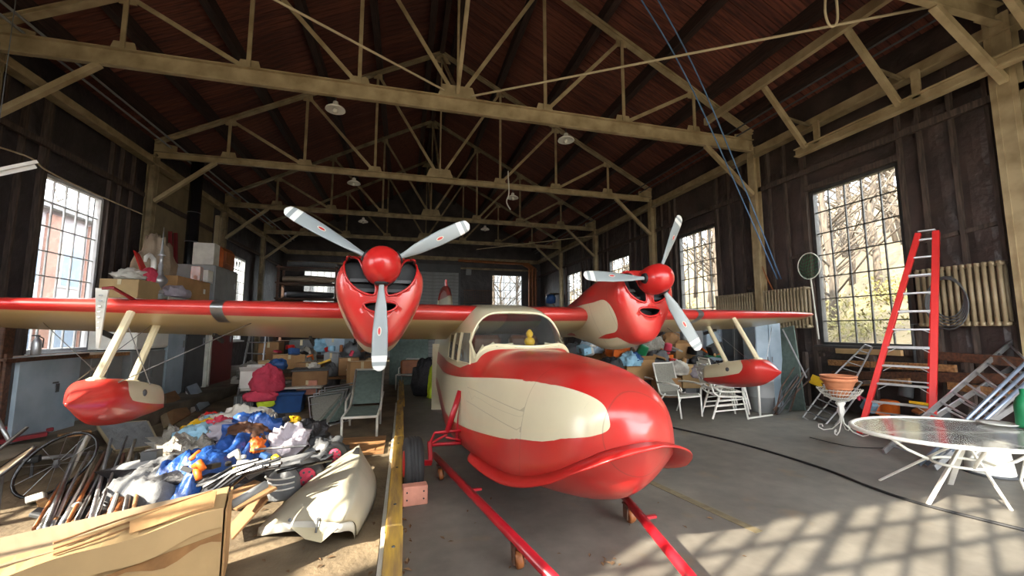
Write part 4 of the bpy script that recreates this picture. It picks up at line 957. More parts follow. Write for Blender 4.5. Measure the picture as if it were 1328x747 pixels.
# patio chairs
def patio_chair(label, loc, rz, group='white patio chairs'):
    T = thing('patio_chair', label, 'chair', loc, rz, group); wx = .27
    sl_ = MB(); pr = [(-.27, .40), (-.24, .43), (0, .39), (.2, .38), (.26, .42), (.36, .75), (.42, .98)]
    sl_.loft([[V((s*wx*.93, y, z+dz)) for dz in (0, .012) for s in ((-1, 1) if dz == 0 else (1, -1))] for y, z in pr]); sl_.build('sling', M['sling'], T, smooth=False)
    for s in (-1, 1):
        MB().tube([(s*wx, -.29, .38), (s*wx, -.24, .43), (s*wx, 0, .395), (s*wx, .2, .385), (s*wx, .26, .43), (s*wx, .36, .75), (s*wx, .425, 1.0)], .016, 8).build('side_frame', M['white'], T, smooth=True)
        MB().tube([(s*wx, -.3, 0), (s*(wx+.02), -.27, .4), (s*(wx+.04), -.27, .55), (s*(wx+.04), -.34, .6), (s*(wx+.04), -.38, .55), (s*(wx+.04), -.33, .52)], .016, 8).build('front_leg', M['white'], T, smooth=True)
        MB().tube([(s*(wx+.04), -.3, .62), (s*(wx+.04), -.1, .64), (s*(wx+.04), .15, .64), (s*wx, .32, .62)], .02, 8).build('armrest', M['white'], T, smooth=True)
        MB().tube([(s*wx, .36, 0), (s*wx, .22, .3), (s*wx, .1, .42)], .016, 8).build('rear_leg', M['white'], T, smooth=True)
    MB().tube([(-wx, -.27, .39), (wx, -.27, .39)], .014, 8).build('front_rail', M['white'], T); MB().tube([(-wx, .425, 1.0), (wx, .425, 1.0)], .016, 8).build('top_rail', M['white'], T)
    return T
patio_chair('white-framed patio chair with grey sling facing the camera', g(882, 538), .15)
patio_chair('white-framed patio chair half hidden behind the red nose', g(838, 533)+V((0, .4, 0)), .05)
def stack_chair(label, loc, rz):
    T = thing('patio_chair', label, 'chair', loc, rz, 'white patio chairs'); wx = .26
    for s in (-1, 1):
        MB().tube([(s*wx, -.32, 0), (s*wx, -.24, .42), (s*wx, .2, .42), (s*wx, .3, .5), (s*wx, .42, .95)], .018, 8).build('side_frame', M['white'], T, smooth=True)
        MB().tube([(s*wx, .34, 0), (s*wx, .2, .4)], .018, 8).build('rear_leg', M['white'], T)
        MB().tube([(s*(wx+.03), -.24, .42), (s*(wx+.03), -.22, .62), (s*(wx+.03), .1, .63), (s*(wx+.03), .32, .6)], .016, 8).build('armrest', M['white'], T, smooth=True)
        MB().tube([(s*wx, -.28, .2), (s*wx, .28, .14)], .014, 8).build('stretcher', M['white'], T)
    for i in range(5): MB().bar((-wx, -.2+i*.1, .42), (wx, -.2+i*.1, .42), .05, .01).build('seat_strap', M['white'], T)
    for i in range(4): MB().bar((-wx, .32+i*.027, .56+i*.11), (wx, .32+i*.027, .56+i*.11), .01, .05).build('back_strap', M['white'], T)
    MB().tube([(-wx, .42, .95), (wx, .42, .95)], .018, 8).build('top_rail', M['white'], T)
b0 = g(940, 540)
for i in range(3): stack_chair(['lowest white strap chair of the stack under the right float', 'middle white strap chair of the stack under the right float', 'topmost white strap chair of the stack under the right float'][i], b0+V((.05*i, .02*i, .09*i)), 1.25)
# drum, umbrella pole
dr_ = thing('metal_drum', 'tall grey ribbed metal bin behind the right float', 'bin', g(988, 533))
MB().lathe([(.01, 0), (.25, 0), (.25, .3), (.26, .31), (.25, .32), (.25, .62), (.26, .63), (.25, .64), (.25, .92), (.262, .93), (.262, .95), (.24, .95), (.235, .05), (.01, .05)], n=26).build('body', M['grey'], dr_, smooth=True)
MB().tube(arc((0, -.26, .8), .06, math.pi, 2*math.pi, 8, (1, 0, 0), (0, 0, 1)), .008, 6).build('handle', M['steel'], dr_)
up_ = thing('umbrella_pole', 'white pole on a flat cross foot beside the grey bin', 'pole', g(986, 541)); MB().tube([(0, 0, .02), (0, 0, 1.0)], .022, 10).build('pole', M['white'], up_, smooth=True); MB().box((0, 0, .012), (.75, .04, .02), .2).build('foot', M['white'], up_)
# landing net, hose coil, radiators
X_ = 8.95
hc = gx(1049, 345, X_); T = thing('landing_net', 'landing net with pale hoop leaning by the big window', 'net', hc)
MB().tube([V((0, .27*math.cos(a*.2618), .3*math.sin(a*.2618))) for a in range(24)], .012, 6, closed=True).build('hoop', M['white'], T, smooth=True)
e = gx(1062, 440, X_)-hc; MB().tube([(0, -.02, -.3), e], .016, 8).build('handle', M['dirtywhite'], T)
nt_ = MB()
for i in range(-3, 4):
    c_ = i*.075; h_ = math.sqrt(max(0, .27**2-c_*c_)); nt_.tube([(0, c_, .3/.27*h_), (-.12, c_*.8, -.1), (0, c_, -.3/.27*h_)], .003, 4); nt_.tube([(0, h_, c_), (-.12, h_*.2, c_-.1), (0, -h_, c_)], .003, 4)
nt_.build('mesh', M['green'], T)
def radiator(label, y0, y1, z0, z1, X):
    T = thing('radiator', label, 'radiator', (X, (y0+y1)/2, z0), 0, 'cast iron radiators on the right wall'); h_ = z1-z0; n = int((y1-y0)/.085); p = None
    for i in range(n):
        y = y0-(y0+y1)/2+.04+i*(y1-y0-.08)/(n-1)
        if p is None:
            p = MB(); 
            for dx in (-.06, .06): p.tube([(dx, 0, .06), (dx, 0, h_-.06)], .03, 8)
            for z in (.06, h_-.06): p.tube([(-.08, 0, z), (.08, 0, z)], .04, 8)
            p = p.build('section', M['radiator'], T, smooth=True); p.location = (0, y, 0)
        else: inst(p, 'section', (0, y, 0), T)
    for z in (.06, h_-.06): MB().tube([(0, -(y1-y0)/2, z), (0, (y1-y0)/2, z)], .028, 8).build('header_pipe', M['radiator'], T, smooth=True)
    MB().tube([(0, (y1-y0)/2, .06), (0, (y1-y0)/2+.15, .06), (0, (y1-y0)/2+.15, -.9)], .022, 8).build('feed_pipe', M['dgrey'], T)
    for yy in (-.3, .3): MB().box((.14, yy*(y1-y0), h_*.5), (.16, .03, .05)).build('bracket', M['dgrey'], T)
r0 = gx(1314, 425, 8.95); r1 = gx(1196, 428, 8.95); radiator('cast iron radiator hung behind the red stepladder', r0.y, r1.y, 1.74, 2.8, 8.95)
r0 = gx(1052, 425, 8.95); r1 = gx(932, 425, 8.95); radiator('cast iron radiator hung above the right wing tip', r0.y, r1.y, 1.72, 2.72, 8.95)
hc = gx(1228, 385, 8.72); T = thing('hose_coil', 'coil of grey hose hanging by the stepladder', 'hose', hc)
for k in range(5): MB().tube([V((-.01*k, (.22+.015*k)*math.cos(a*.314), (.34+.02*k)*math.sin(a*.314)-.03*k)) for a in range(20)], .012, 6, closed=True).build('loop', M['dgrey'], T, smooth=True)
MB().tube([(0, 0, .34), (.25, 0, .36)], .01, 6).build('hook', M['steel'], T)
# junk under the windows
for i, (pa, pb, w_, m) in enumerate((((1075, 470), (1240, 478), .12, 'wood'), ((1080, 486), (1330, 492), .16, 'wooddark'), ((1060, 500), (1180, 494), .1, 'wood'), ((1200, 460), (1330, 470), .14, 'wooddark'), ((1085, 455), (1170, 458), .1, 'cardl'), ((1230, 500), (1340, 515), .12, 'wood'))):
    a, b = gx(pa[0], pa[1], 8.9-.05*i), gx(pb[0], pb[1], 8.75-.05*i)
    tag(MB().bar(a, b, .06, w_).build('scrap_board', M[m], center=True, bevel=.004), ['light board stacked highest under the big window', 'long dark board stacked under the big window', 'short light board low under the window', 'dark board behind the aluminium ladders', 'pale board on top of the scrap rack', 'light board low behind the ladders'][i], 'board', 'scrap boards under the right window')
rk = thing('scrap_rack', 'low dark rack holding boards under the right window', 'rack', (8.85, 6.2, 0))
for y in (-1.6, -.2, 1.2):
    MB().box((0, y, .6), (.08, .08, 1.2)).build('post', M['stud'], rk); MB().box((-.15, y, .7), (.4, .06, .06)).build('arm', M['stud'], rk)
# folded lounge frames
def lounge_frame(label, c, n=7):
    a, b, d, e = [gd(*q) for q in c]; T = thing('folded_lounger', label, 'lounger', (a+b)/2, 0, 'folded lounger frames'); o = V(T.location)
    for p, q in ((a, e), (b, d)): MB().tube([p-o, q-o], .014, 8).build('side_tube', M['alu'], T)
    for p, q in ((a, b), (e, d)): MB().tube([p-o, q-o], .014, 8).build('end_tube', M['alu'], T)
    for i in range(1, n): MB().bar(a.lerp(e, i/n)-o, b.lerp(d, i/n)-o, .05, .006).build('strap', M['dgrey'], T)
lounge_frame('dark strapped lounger frame lying folded beside the plant stand', ((1041, 541, 7.9), (1066, 556, 7.4), (1118, 496, 7.6), (1083, 485, 8.1)))
lounge_frame('shiny lounger frame propped above the plant stand', ((1068, 500, 7.6), (1100, 510, 7.3), (1131, 450, 7.5), (1122, 447, 7.7)))
lounge_frame('thin lounger frame lowest beside the plant stand', ((1052, 548, 7.8), (1080, 556, 7.3), (1112, 512, 7.5), (1092, 502, 7.9)), 5)
# tangled wire shelving
for k in range(9):
    a = gd(1000+rnd.uniform(0, 30), 540-rnd.uniform(0, 10), 8.2); b = gd(1030+rnd.uniform(0, 25), 470+rnd.uniform(0, 25), 8.8)
    tag(MB().tube([a, a.lerp(b, .5)+V((rnd.uniform(-.1, .1), 0, .05)), b], .012, 6).build('bent_rod', M['wooddark' if k % 2 else 'dgrey'], center=True), 'thin bent rod in the tangle behind the right float', 'rod', 'tangle of rods')
tag(MB().tube([gd(1015, 427, 8.2), gd(1046, 490, 7.6)], .014, 6).build('long_stick', M['alu'], center=True), 'long thin grey stick slanting down from the right wing tip', 'stick')
# grey cabinets behind the right wing
for i, (pa, pb, zc, zt, m) in enumerate(((845, 882, 11.2, 1.95, 'grey'), (884, 912, 11.0, 1.9, 'grey'), (914, 945, 10.8, 1.9, 'ltblue'), (948, 975, 10.2, 1.8, 'dgrey'), (977, 1010, 9.3, 1.9, 'ltblue'))):
    a, b = pc(pa, zc), pc(pb, zc); w_ = (b-a).length
    T = thing('metal_cabinet', ['tall grey metal cabinet behind the junk, leftmost of five', 'grey metal cabinet second from the left behind the right wing', 'pale blue metal cabinet behind the lower propeller blade tip', 'dark grey open cabinet behind the right float struts', 'pale blue cabinet just left of the green leaning panel'][i], 'cabinet', (a+b)/2, -YAW, 'cabinets behind the right wing')
    MB().box((0, .25, zt/2), (w_, .5, zt)).build('body', M[m], T, bevel=.006)
    for s in (-1, 1):
        do = MB().box((s*w_/4, -.012, zt/2), (w_/2-.02, .02, zt-.08)).build('door', M[m], T, bevel=.004); MB().box((s*.05, -.03, zt*.55), (.015, .02, .12)).build('handle', M['steel'], do)
gp = thing('green_screen', 'dark green mesh panel leaning beside the pale blue cabinet', 'panel', pc(1022, 8.9)); MB().bar((0, 0, 0), (.25, .35, 1.75), .5, .02, (1, 0, 0)).build('panel', M['gsling'], gp)
tag(lump('yellow_bag', '', '', (0, 0, 0), (.75, .3, .16), M['yellow'], 3), 'crumpled yellow plastic bag on top of the cabinets by wing', 'bag').location = pc(992, 9.5, 1.9)
# heap of junk behind the nose on the right
J = [('cardboard', 822, 478, 9.6, (.7, .5, .45), 'card', 'open brown carton right behind the red nose'), ('cardboard', 892, 486, 9.4, (.6, .5, .5), 'cardl', 'pale carton behind the white patio chair'), ('cardboard', 855, 470, 10.2, (.5, .4, .4), 'orange', 'small orange crate on the junk heap'), ('cardboard', 780, 462, 10.6, (.8, .5, .5), 'card2', 'dark carton at left of the right junk heap'), ('cardboard', 880, 455, 10.8, (.6, .4, .4), 'card', 'rounded tan carton against the grey cabinets'), ('cardboard', 860, 500, 9.0, (.5, .4, .4), 'card2', 'low brown carton behind the grey sling chair')]
for k, px_, py_, zc, dm, m, l in J:
    p = gd(px_, py_, zc); bx_ = pc(px_, zc); carton(l, V((bx_.x, bx_.y, max(0, p.z-dm[2]*.5))), dm, rnd.uniform(-.5, .5), m, flaps=m == 'card', name='storage_carton', group='cartons in the right junk heap')
BG = [(800, 452, 9.8, (.55, .5, .4), 'orange', 'orange and blue cloth bundle behind the nose'), (838, 446, 10.3, (.9, .6, .6), 'plastic', 'large crumpled clear plastic bag on the heap'), (765, 450, 10.2, (.6, .4, .3), 'ltblue', 'pale blue crumpled sack behind the windshield'), (850, 464, 9.9, (.6, .5, .35), 'greycloth', 'grey sack in the middle of the right heap'), (905, 470, 9.6, (.7, .4, .3), 'blackcloth', 'black tangled straps on the right heap'), (815, 465, 9.3, (.5, .4, .3), 'cyan', 'light blue cloth lump near the nose'), (875, 476, 9.2, (.5, .4, .3), 'whitecloth', 'white cloth lump above the sling chair'), (905, 480, 9.2, (.5, .4, .3), 'lav', 'pale bag right of the sling chair'), (790, 475, 9.0, (.6, .5, .4), 'blackcloth', 'black bag low behind the red nose'), (745, 455, 10.6, (.6, .5, .4), 'dgrey', 'dark grey sack far left of the right heap'), (868, 442, 10.9, (.5, .4, .5), 'card2', 'brown paper bundle high on the right heap'), (930, 478, 9.8, (.5, .4, .35), 'blackcloth', 'black cable bundle before the pale cabinet')]
for i, (px_, py_, zc, s_, m, l) in enumerate(BG):
    p = gd(px_, py_, zc); b = pc(px_, zc, max(0, p.z-s_[2]*.5)); lump('soft_bundle', l, 'bundle', b, s_, M[m], 20+i, 'soft bundles in the right junk heap')
hb = thing('junk_bench', 'low dark bench carrying the right junk heap', 'bench', pc(835, 10.2), -YAW)
MB().box((0, 0, .7), (3.6, 1.0, .06)).build('top', M['wooddark'], hb)
for x in (-1.6, 0, 1.6): MB().box((x, 0, .34), (.08, .8, .68)).build('leg', M['wooddark'], hb)
# ropes, cables
def cable(name, label, cat, pts, m, r, n=6):
    P = [V(p) for p in pts]; Q = []
    for i in range(len(P)-1):
        for k in range(6):
            t = k/6; p0 = P[max(i-1, 0)]; p1, p2 = P[i], P[i+1]; p3 = P[min(i+2, len(P)-1)]
            Q.append(.5*((2*p1)+(p2-p0)*t+(2*p0-5*p1+4*p2-p3)*t*t+(3*p1-p0-3*p2+p3)*t**3))
    Q.append(P[-1]); return tag(MB().tube(Q, r, n).build(name, m, smooth=True, center=True), label, cat)
cable('floor_cable', 'long black cable running across the concrete floor', 'cable', [g(866, 553, .012), g(960, 575, .012), g(1060, 605, .012), g(1130, 632, .012), g(1200, 655, .012), g(1335, 689, .012)], M['black'], .014)
cable('extension_lead', 'thin dark extension lead on the floor before the plant stand', 'lead', [g(1050, 567, .008), g(1078, 574, .008), g(1110, 580, .008), g(1150, 581, .008)], M['black'], .006)
cable('blue_rope', 'left of two blue ropes hanging from roof to right wall', 'rope', [gd(826, -10, 7.5), gd(900, 120, 8.6), gd(1008, 362, 10.0)], M['rope'], .014)
cable('blue_rope', 'right of two blue ropes hanging from roof to right wall', 'rope', [gd(848, -10, 7.5), gd(915, 120, 8.6), gd(1013, 362, 10.0)], M['rope'], .014)
cable('wall_strap', 'rusty strap slanting down the right wall below the ropes', 'strap', [gx(985, 335, 9.0), gx(1000, 372, 9.0), gx(1022, 400, 9.0)], M['leather'], .02)
cable('hose_loop', 'pale hose loop hanging high near the top edge', 'hose', [gd(1072, -20, 6), gd(1070, 15, 6), gd(1077, 34, 6), gd(1086, 25, 6), gd(1083, -20, 6)], M['ropew'], .018)
cable('hung_cord', 'knotted pale cord dangling from the second truss', 'cord', [gd(659, 222, 12.95), gd(659, 228, 12.9), gd(660, 250, 12.9), gd(657, 262, 12.9), gd(662, 272, 12.9)], M['white'], .02)
bb = thing('backboard', 'small blue and wood bracket on the right wall by far window', 'bracket', gx(722, 388, 9.0)); MB().box((-.3, 0, .3), (.6, .9, .06)).build('shelf', M['wooddark'], bb); MB().lathe([(.01, -.3), (.3, -.25), (.32, .1), (.2, .28), (.01, .3)], (-.4, 0, 0), 16).build('sack', M['bluebin'], bb, smooth=True); MB().bar((-.6, .4, .3), (0, .4, -.4), .06, .06).build('brace', M['wood'], bb)
# ------------------------------------------------------------------ left side
# timber kerb between slab and dusty ground
x0, x1 = g(498, 745, .15).x-.02, g(521, 745, .15).x
tk = 0
for (ya, yb) in ((1.2, 3.55), (3.57, 6.4), (6.42, 9.6), (9.62, 14.5)):
    T = thing('kerb_timber', ['yellow-painted kerb timber nearest the camera', 'yellow-painted kerb timber beside the left wheel', 'yellow-painted kerb timber beside the green lounger', 'farthest dark kerb timber running under the wing'][tk], 'timber', ((x0+x1)/2, (ya+yb)/2, 0), R(.3*(tk-1)), 'timbers of the floor kerb')
    MB().box((0, 0, .075), (x1-x0, yb-ya, .15)).build('beam', M['ytimber'], T, bevel=.008)
    MB().box((-(x1-x0)/2-.02, 0, .05), (.03, yb-ya, .1)).build('white_edge', M['dirtywhite'], T)
    for k in range(3): MB().lathe([(.014, 0), (.012, .006)], (0, (k-1)*(yb-ya)*.36, .15), 8).build('bolt_head', M['dgrey'], T)
    tk += 1
# long carton in the foreground
A_, B_, C_, D_ = g(297, 634, .53), g(-60, 716, .53), g(-60, 772, .5), g(290, 661, .5)
T = thing('long_carton', 'long battered cardboard carton lying in the left foreground', 'box', V((A_.x, A_.y, 0))); oc = V((A_.x, A_.y, 0))
def cq(s, t, z): p = A_.lerp(B_, s).lerp(D_.lerp(C_, s), t); return V((p.x, p.y, z))-oc
SS = [i/18 for i in range(19)]
MB().loft([[cq(s, 0, .01), cq(s, 1, .01), cq(s, 1+.02*math.sin(s*9), .49-.02*math.sin(s*5)), cq(s, 0, .53)] for s in SS]).build('body', M['cardl'], T)
MB().loft([[cq(s, -.03, .533), cq(s, .25+.62*min(1, s*1.4)**.8, .525-.01*math.sin(s*5)), cq(s, .25+.62*min(1, s*1.4)**.8, .535-.01*math.sin(s*5)), cq(s, -.03, .545)] for s in SS]).build('top_panel', M['cardtop'], T)
def fe_(s): return .12+.6*min(1, s*1.4)**.8
MB().loft([[cq(s, fe_(s), .56+.012*math.sin(s*7)), cq(s, 1.03, .515+.012*math.sin(s*11)), cq(s, 1.09, .40-.05*s+.02*math.sin(s*13)), cq(s, 1.07, .40-.05*s+.02*math.sin(s*13)), cq(s, 1.015, .505), cq(s, fe_(s), .548)] for s in SS[:-2]]).build('folded_flap', M['cardl'], T)
MB().loft([[cq(s, fe_(s)+.2, .575+.01*math.sin(s*7+1)), cq(s, .98, .54+.012*math.sin(s*11)), cq(s, .98, .532), cq(s, fe_(s)+.2, .565)] for s in SS[1:9]]).build('folded_flap', M['card'], T)
MB().prism([cq(-.012, 0, .02), cq(-.012, 1, .02), cq(-.012, 1.04, .5), cq(-.012, 0, .54)], (.012, 0, 0)).build('end_flap', M['card'], T)
for k in range(3): MB().tube([cq(.08+q*.08, fe_(.08+q*.08)+.06+.1*k+.02*math.sin(q+k), .572-.016*k) for q in range(9)], .006, 5).build('crease', M['card2'], T)
MB().loft([[cq(s, 1.022, .30+.03*math.sin(s*17)), cq(s, 1.024, .36-.02*s), cq(s, 1.03, .36-.02*s), cq(s, 1.028, .30+.03*math.sin(s*17))] for s in SS]).build('stain_band', mat('water_stain', (158, 116, 72), .9, var=.3, sc=9), T)
# white moulded shell
M['shellp'] = mat('chalky_cream_plastic', (172, 166, 146), .6, var=.12, sc=3)
T = thing('moulded_shell', 'cream moulded fairing shell lying on the ground beside the kerb', 'fairing', g(405, 695)); o0 = V(T.location)
def quad3(a, b, c, u): return a*((1-u)*(1-2*u))+b*(4*u*(1-u))+c*(u*(2*u-1))
tipP = g(466, 577, .22); Lq = (g(337, 684, .06), g(404, 622, .2), tipP); Gq = (g(441, 678, .22), g(463, 620, .40), tipP); Rq = (g(462, 694, .02), g(488, 630, .03), tipP+V((.04, 0, -.16)))
def shell(u, v):
    a, b, c = quad3(*Lq, u), quad3(*Gq, u), quad3(*Rq, u)
    if v < .68: t = v/.68; p = a.lerp(b, t)+V((0, 0, .03*math.sin(math.pi*t)*(1-u*.8)))
    else: t = (v-.68)/.32; p = b.lerp(c, t)+V((.04, 0, .05))*math.sin(math.pi*t)*(1-u)
    return p-o0
MB().grid(26, 25, shell).build('shell', M['shellp'], T, smooth=True, solid=.01)
def lip(v, d): return shell(0, v)+V((-.01, -.03*d, -min(.06*d, shell(0, v).z-.005) if d else 0))
MB().loft([[lip(v/20, 0), lip(v/20, 1), lip(v/20, 1)+V((0, .012, 0)), lip(v/20, 0)+V((0, .012, 0))] for v in range(21)]).build('front_lip', M['dirtywhite'], T, smooth=True)
ta = [shell(0, .28), shell(0, .66), shell(0, .55)+V((.0, -.05, -.09)), shell(0, .42)+V((0, -.05, -.07))]; MB().prism([p+V((0, -.03, -.03)) for p in ta], (0, .012, 0)).build('mounting_tab', M['cream'], T)
MB().tube([shell(.015, .5)+V((0, -.03, .015)), shell(0, .5)+V((0, -.06, -.06))], .008, 6).build('latch', M['dgrey'], T)
q = [shell(.80, .42), shell(.80, .66), shell(.90, .66), shell(.90, .42)]; MB().prism([p+V((0, -.012, .018)) for p in q], (0, .004, .008)).build('slot', M['black'], T)
for v in (.26, .5): MB().lathe([(.014, 0), (.014, .008)], shell(.02, v)+V((0, -.02, .01)), 8, Matrix.Rotation(R(60), 3, 'X')).build('bolt', M['dgrey'], T)
# ---- heap of tarps, clothes and toys
HC = g(310, 615)
lump('rubbish_mound', 'low mound of dull cloth and scraps beneath the tarps', 'heap', g(296, 616), (2.0, 2.3, .38), M['blackcloth'], 1, rz=.6, amp=.3)
drape('blue_tarp', 'crumpled blue tarpaulin spread over the heap', 'tarp', g(288, 638), .55, 1.15, lambda u, v: .36+.1*math.sin(3*u)+.06*v, M['bluetarp'], 3, -.55, wr_=.09, n=44)
lump('blue_tarp_fold', 'peaked fold of blue tarpaulin at top of the heap', 'tarp', g(326, 612)+V((0, 0, .3)), (.62, .45, .36), M['bluetarp'], 8, amp=.5, rz=.4)
drape('grey_bag', 'flat grey zipped garment bag at the left of the heap', 'bag', g(222, 648), .65, .95, lambda u, v: .26+.1*math.sin(3*v), M['greycloth'], 5, -.4, wr_=.05, n=40)
lump('plastic_sheet', 'crumpled clear plastic sheeting on the heap', 'sheeting', g(245, 622), (.75, .55, .42), M['plastic'], 6, amp=.6, fr=3.5)
lump('plastic_sheet', 'cream bubble wrap spread behind the plastic sheeting', 'sheeting', g(248, 600), (.8, .5, .42), M['plastic'], 16, amp=.65, fr=4.5)
lump('white_sack', 'soft white sack lying on top of the heap', 'sack', g(312, 592)+V((0, 0, .3)), (.75, .5, .34), M['whitecloth'], 9, amp=.4)
for i, (px_, py_, sz, m, z, l) in enumerate(((262, 598, (.5, .35, .2), 'yellow', .32, 'yellow plastic toy lying on the heap'), (247, 600, (.3, .25, .2), 'bluebin', .25, 'small blue toy at the back of the heap'), (277, 590, (.5, .35, .25), 'cyan', .28, 'pale blue cloth lump behind the white sack'), (282, 604, (.4, .35, .22), 'pink', .36, 'pink cloth scrap in the heap'), (258, 612, (.5, .4, .25), 'cyan', .3, 'light blue cloth at the heap left'), (300, 612, (.5, .4, .2), 'lav', .4, 'lavender cloth folded on the heap'), (372, 618, (.55, .4, .36), 'lav', .2, 'grey and white sports shirt hanging off the heap'), (330, 632, (.18, .15, .14), 'orange', .38, 'orange plastic cup on the tarp'), (350, 604, (.6, .5, .3), 'blackcloth', .3, 'black nylon bag in middle of the heap'), (395, 598, (.6, .45, .36), 'blackcloth', .14, 'black golf bag at the right of the heap'), (418, 612, (.5, .4, .3), 'dgrey', .08, 'dark backpack beside the shell'), (378, 598, (.32, .2, .14), 'yellow', .42, 'yellow plastic handle on the black bags'), (365, 596, (.2, .18, .12), 'bluebin', .42, 'blue plastic part on the black bags'), (352, 598, (.3, .2, .1), 'orange', .42, 'orange strap on the black bag'), (270, 584, (.25, .2, .12), 'red', .4, 'red plastic lid at the back of the heap'), (235, 606, (.22, .2, .14), 'orange', .2, 'orange toy at left edge of the heap'), (360, 570, (.35, .2, .12), 'woodred', .12, 'pale pink scrap behind the heap'), (318, 622, (.5, .35, .2), 'wooddark', .42, 'dark red cloth under the blue fold'))):
    lump('heap_item', l, 'scrap', g(px_, py_)+V((0, 0, z)), sz, M[m], 40+i, 'loose things on the heap', rz=i*.7, amp=.4)
ball = lump('striped_ball', 'grey and white sports ball bag with printed numbers', 'ball', g(366, 655)+V((0, 0, .08)), (.3, .3, .28), M['greycloth'], 77, amp=.08)
mb = MB()
for k in range(3): mb.tube([V((.155*math.cos(a), .155*math.sin(a)*.98, .11+.05*k)) for a in [R(190+10*j) for j in range(14)]], .008, 5)
mb.build('stripe', M['white'], ball)
# dark shafts and boards on the heap
bd_ = [((270, 622, .42), (400, 592, .6), .3, .02, 'greycloth', 'long grey plank lying across the heap'), ((292, 655, .36), (345, 628, .42), .34, .02, 'card2', 'bent brown cardboard sheet before the tarp'), ((300, 690, .05), (345, 640, .3), .3, .02, 'card2', 'brown cardboard flap below the tarp')]
for a, b, w_, h_, m, l in bd_:
    p, q = g(a[0], a[1], a[2]), g(b[0], b[1], b[2]); tag(MB().bar(p, q, w_, h_).build('loose_panel', M[m], center=True, bevel=.004), l, 'panel')
for i in range(10):
    p = g(255+rnd.uniform(0, 40), 640-rnd.uniform(0, 14), .42); q = g(330+rnd.uniform(0, 40), 606-rnd.uniform(0, 14), .62)
    tag(MB().tube([p, p.lerp(q, .5)+V((0, 0, .04)), q], .013, 6).build('umbrella_shaft', M['blackgloss'], center=True), 'thin black shaft in the bundle across the blue tarp', 'shaft', 'black shafts on the tarp')
tag(MB().tube([g(300, 655, .42), g(345, 628, .48)], .03, 10).build('grey_pipe', M['grey'], center=True, smooth=True), 'thick grey pipe end poking out of the tarp', 'pipe')
tag(MB().tube([g(330, 583, .45), g(398, 578, .5)], .012, 8).build('golf_club', M['steel'], center=True, smooth=True), 'shiny steel shaft lying behind the white sack', 'shaft')
def cart_wheel(label, c, r_, ax):
    T = thing('cart_wheel', label, 'wheel', c, 0, 'golf cart wheels'); Mq = V(ax).to_track_quat('Z', 'Y').to_matrix()
    MB().lathe([(r_*.5, -.03), (r_*.85, -.045), (r_, -.03), (r_*1.03, 0), (r_, .03), (r_*.85, .045), (r_*.5, .03)], (0, 0, 0), 22, Mq).build('tyre', M['black'], T, smooth=True)
    MB().lathe([(.01, -.04), (r_*.5, -.038), (r_*.52, 0), (r_*.5, .038), (.01, .04)], (0, 0, 0), 18, Mq).build('hub', M['pink'], T, smooth=True)
    for k in range(6): a = R(60*k); MB().lathe([(.012, 0), (.012, .05)], Mq @ V((r_*.3*math.cos(a), r_*.3*math.sin(a), 0)), 8, Mq).build('hub_bolt', M['dgrey'], T)
cart_wheel('black cart wheel with pink hub resting on the heap', g(397, 618, .2), .17, (.25, -1, .2)); cart_wheel('black cart wheel with red hub farther back on the heap', g(433, 590, .22), .15, (.4, -1, .1))
cart = thing('golf_cart_frame', 'folded black golf trolley frame by the shell', 'trolley', g(400, 606))
for a, b in (((345, 600, .42), (415, 585, .45)), ((360, 612, .42), (430, 596, .35)), ((395, 618, .2), (433, 590, .22)), ((375, 600, .5), (400, 578, .6))): MB().tube([g(*a)-V(cart.location), g(*b)-V(cart.location)], .016, 8).build('tube', M['blackgloss'], cart, smooth=True)
# ---- bundle of poles and a wheel rim
pm = ['dirtywhite', 'leather', 'steel', 'wood', 'alu', 'white', 'dgrey', 'leather', 'steel', 'wood', 'alu', 'wooddark', 'dirtywhite', 'steel', 'leather', 'wood']
ordn = ['first', 'second', 'third', 'fourth', 'fifth', 'sixth', 'seventh', 'eighth', 'ninth', 'tenth', 'eleventh', 'twelfth', 'thirteenth', 'fourteenth', 'fifteenth', 'sixteenth', 'seventeenth', 'eighteenth', 'nineteenth', 'twentieth']
adj = {'dirtywhite': 'white', 'leather': 'rusty brown', 'steel': 'steel', 'wood': 'wooden', 'alu': 'shiny', 'white': 'bright white', 'dgrey': 'dark grey', 'wooddark': 'dark wooden'}
for i in range(20):
    t = i/19; a = g(45+120*t+rnd.uniform(-8, 8), 684-12*t+rnd.uniform(-8, 8), .2); b = gd(lerp(92, 186, t**.8)+rnd.uniform(-5, 5), 570+rnd.uniform(-4, 26)+20*(1-t)*(i % 3 == 0), 5.1+rnd.uniform(0, .5)); m_ = pm[i % 16]
    tag(MB().tube([a, a.lerp(b, .5)+V((0, 0, rnd.uniform(-.04, .04))), b], rnd.choice([.013, .017, .022]), 7).build('thin_pole', M[m_], center=True, smooth=True), '%s pole leaning by the heap, %s from left at its foot' % (adj[m_], ordn[i]), 'pole', 'poles leaning by the heap')
T = thing('push_mower_handle', 'thick grey padded handle at the left of the pole bundle', 'handle', g(55, 690)); o0 = V(T.location)
MB().tube([g(52, 688, .06)-o0, gd(80, 630, 4.4)-o0], .045, 10).build('grip', M['dgrey'], T, smooth=True); MB().tube([gd(80, 630, 4.4)-o0, gd(116, 564, 5.0)-o0], .028, 10).build('shaft', M['dirtywhite'], T, smooth=True)
rc_ = gd(66, 668, 4.3); T = thing('bicycle_wheel', 'old dark bicycle rim leaning among the poles', 'wheel', V((rc_.x, rc_.y, 0))); cx_ = V((0, 0, .28)); ux, uy = V((.75, .3, .45)).normalized(), V((-.35, .35, .75)).normalized()
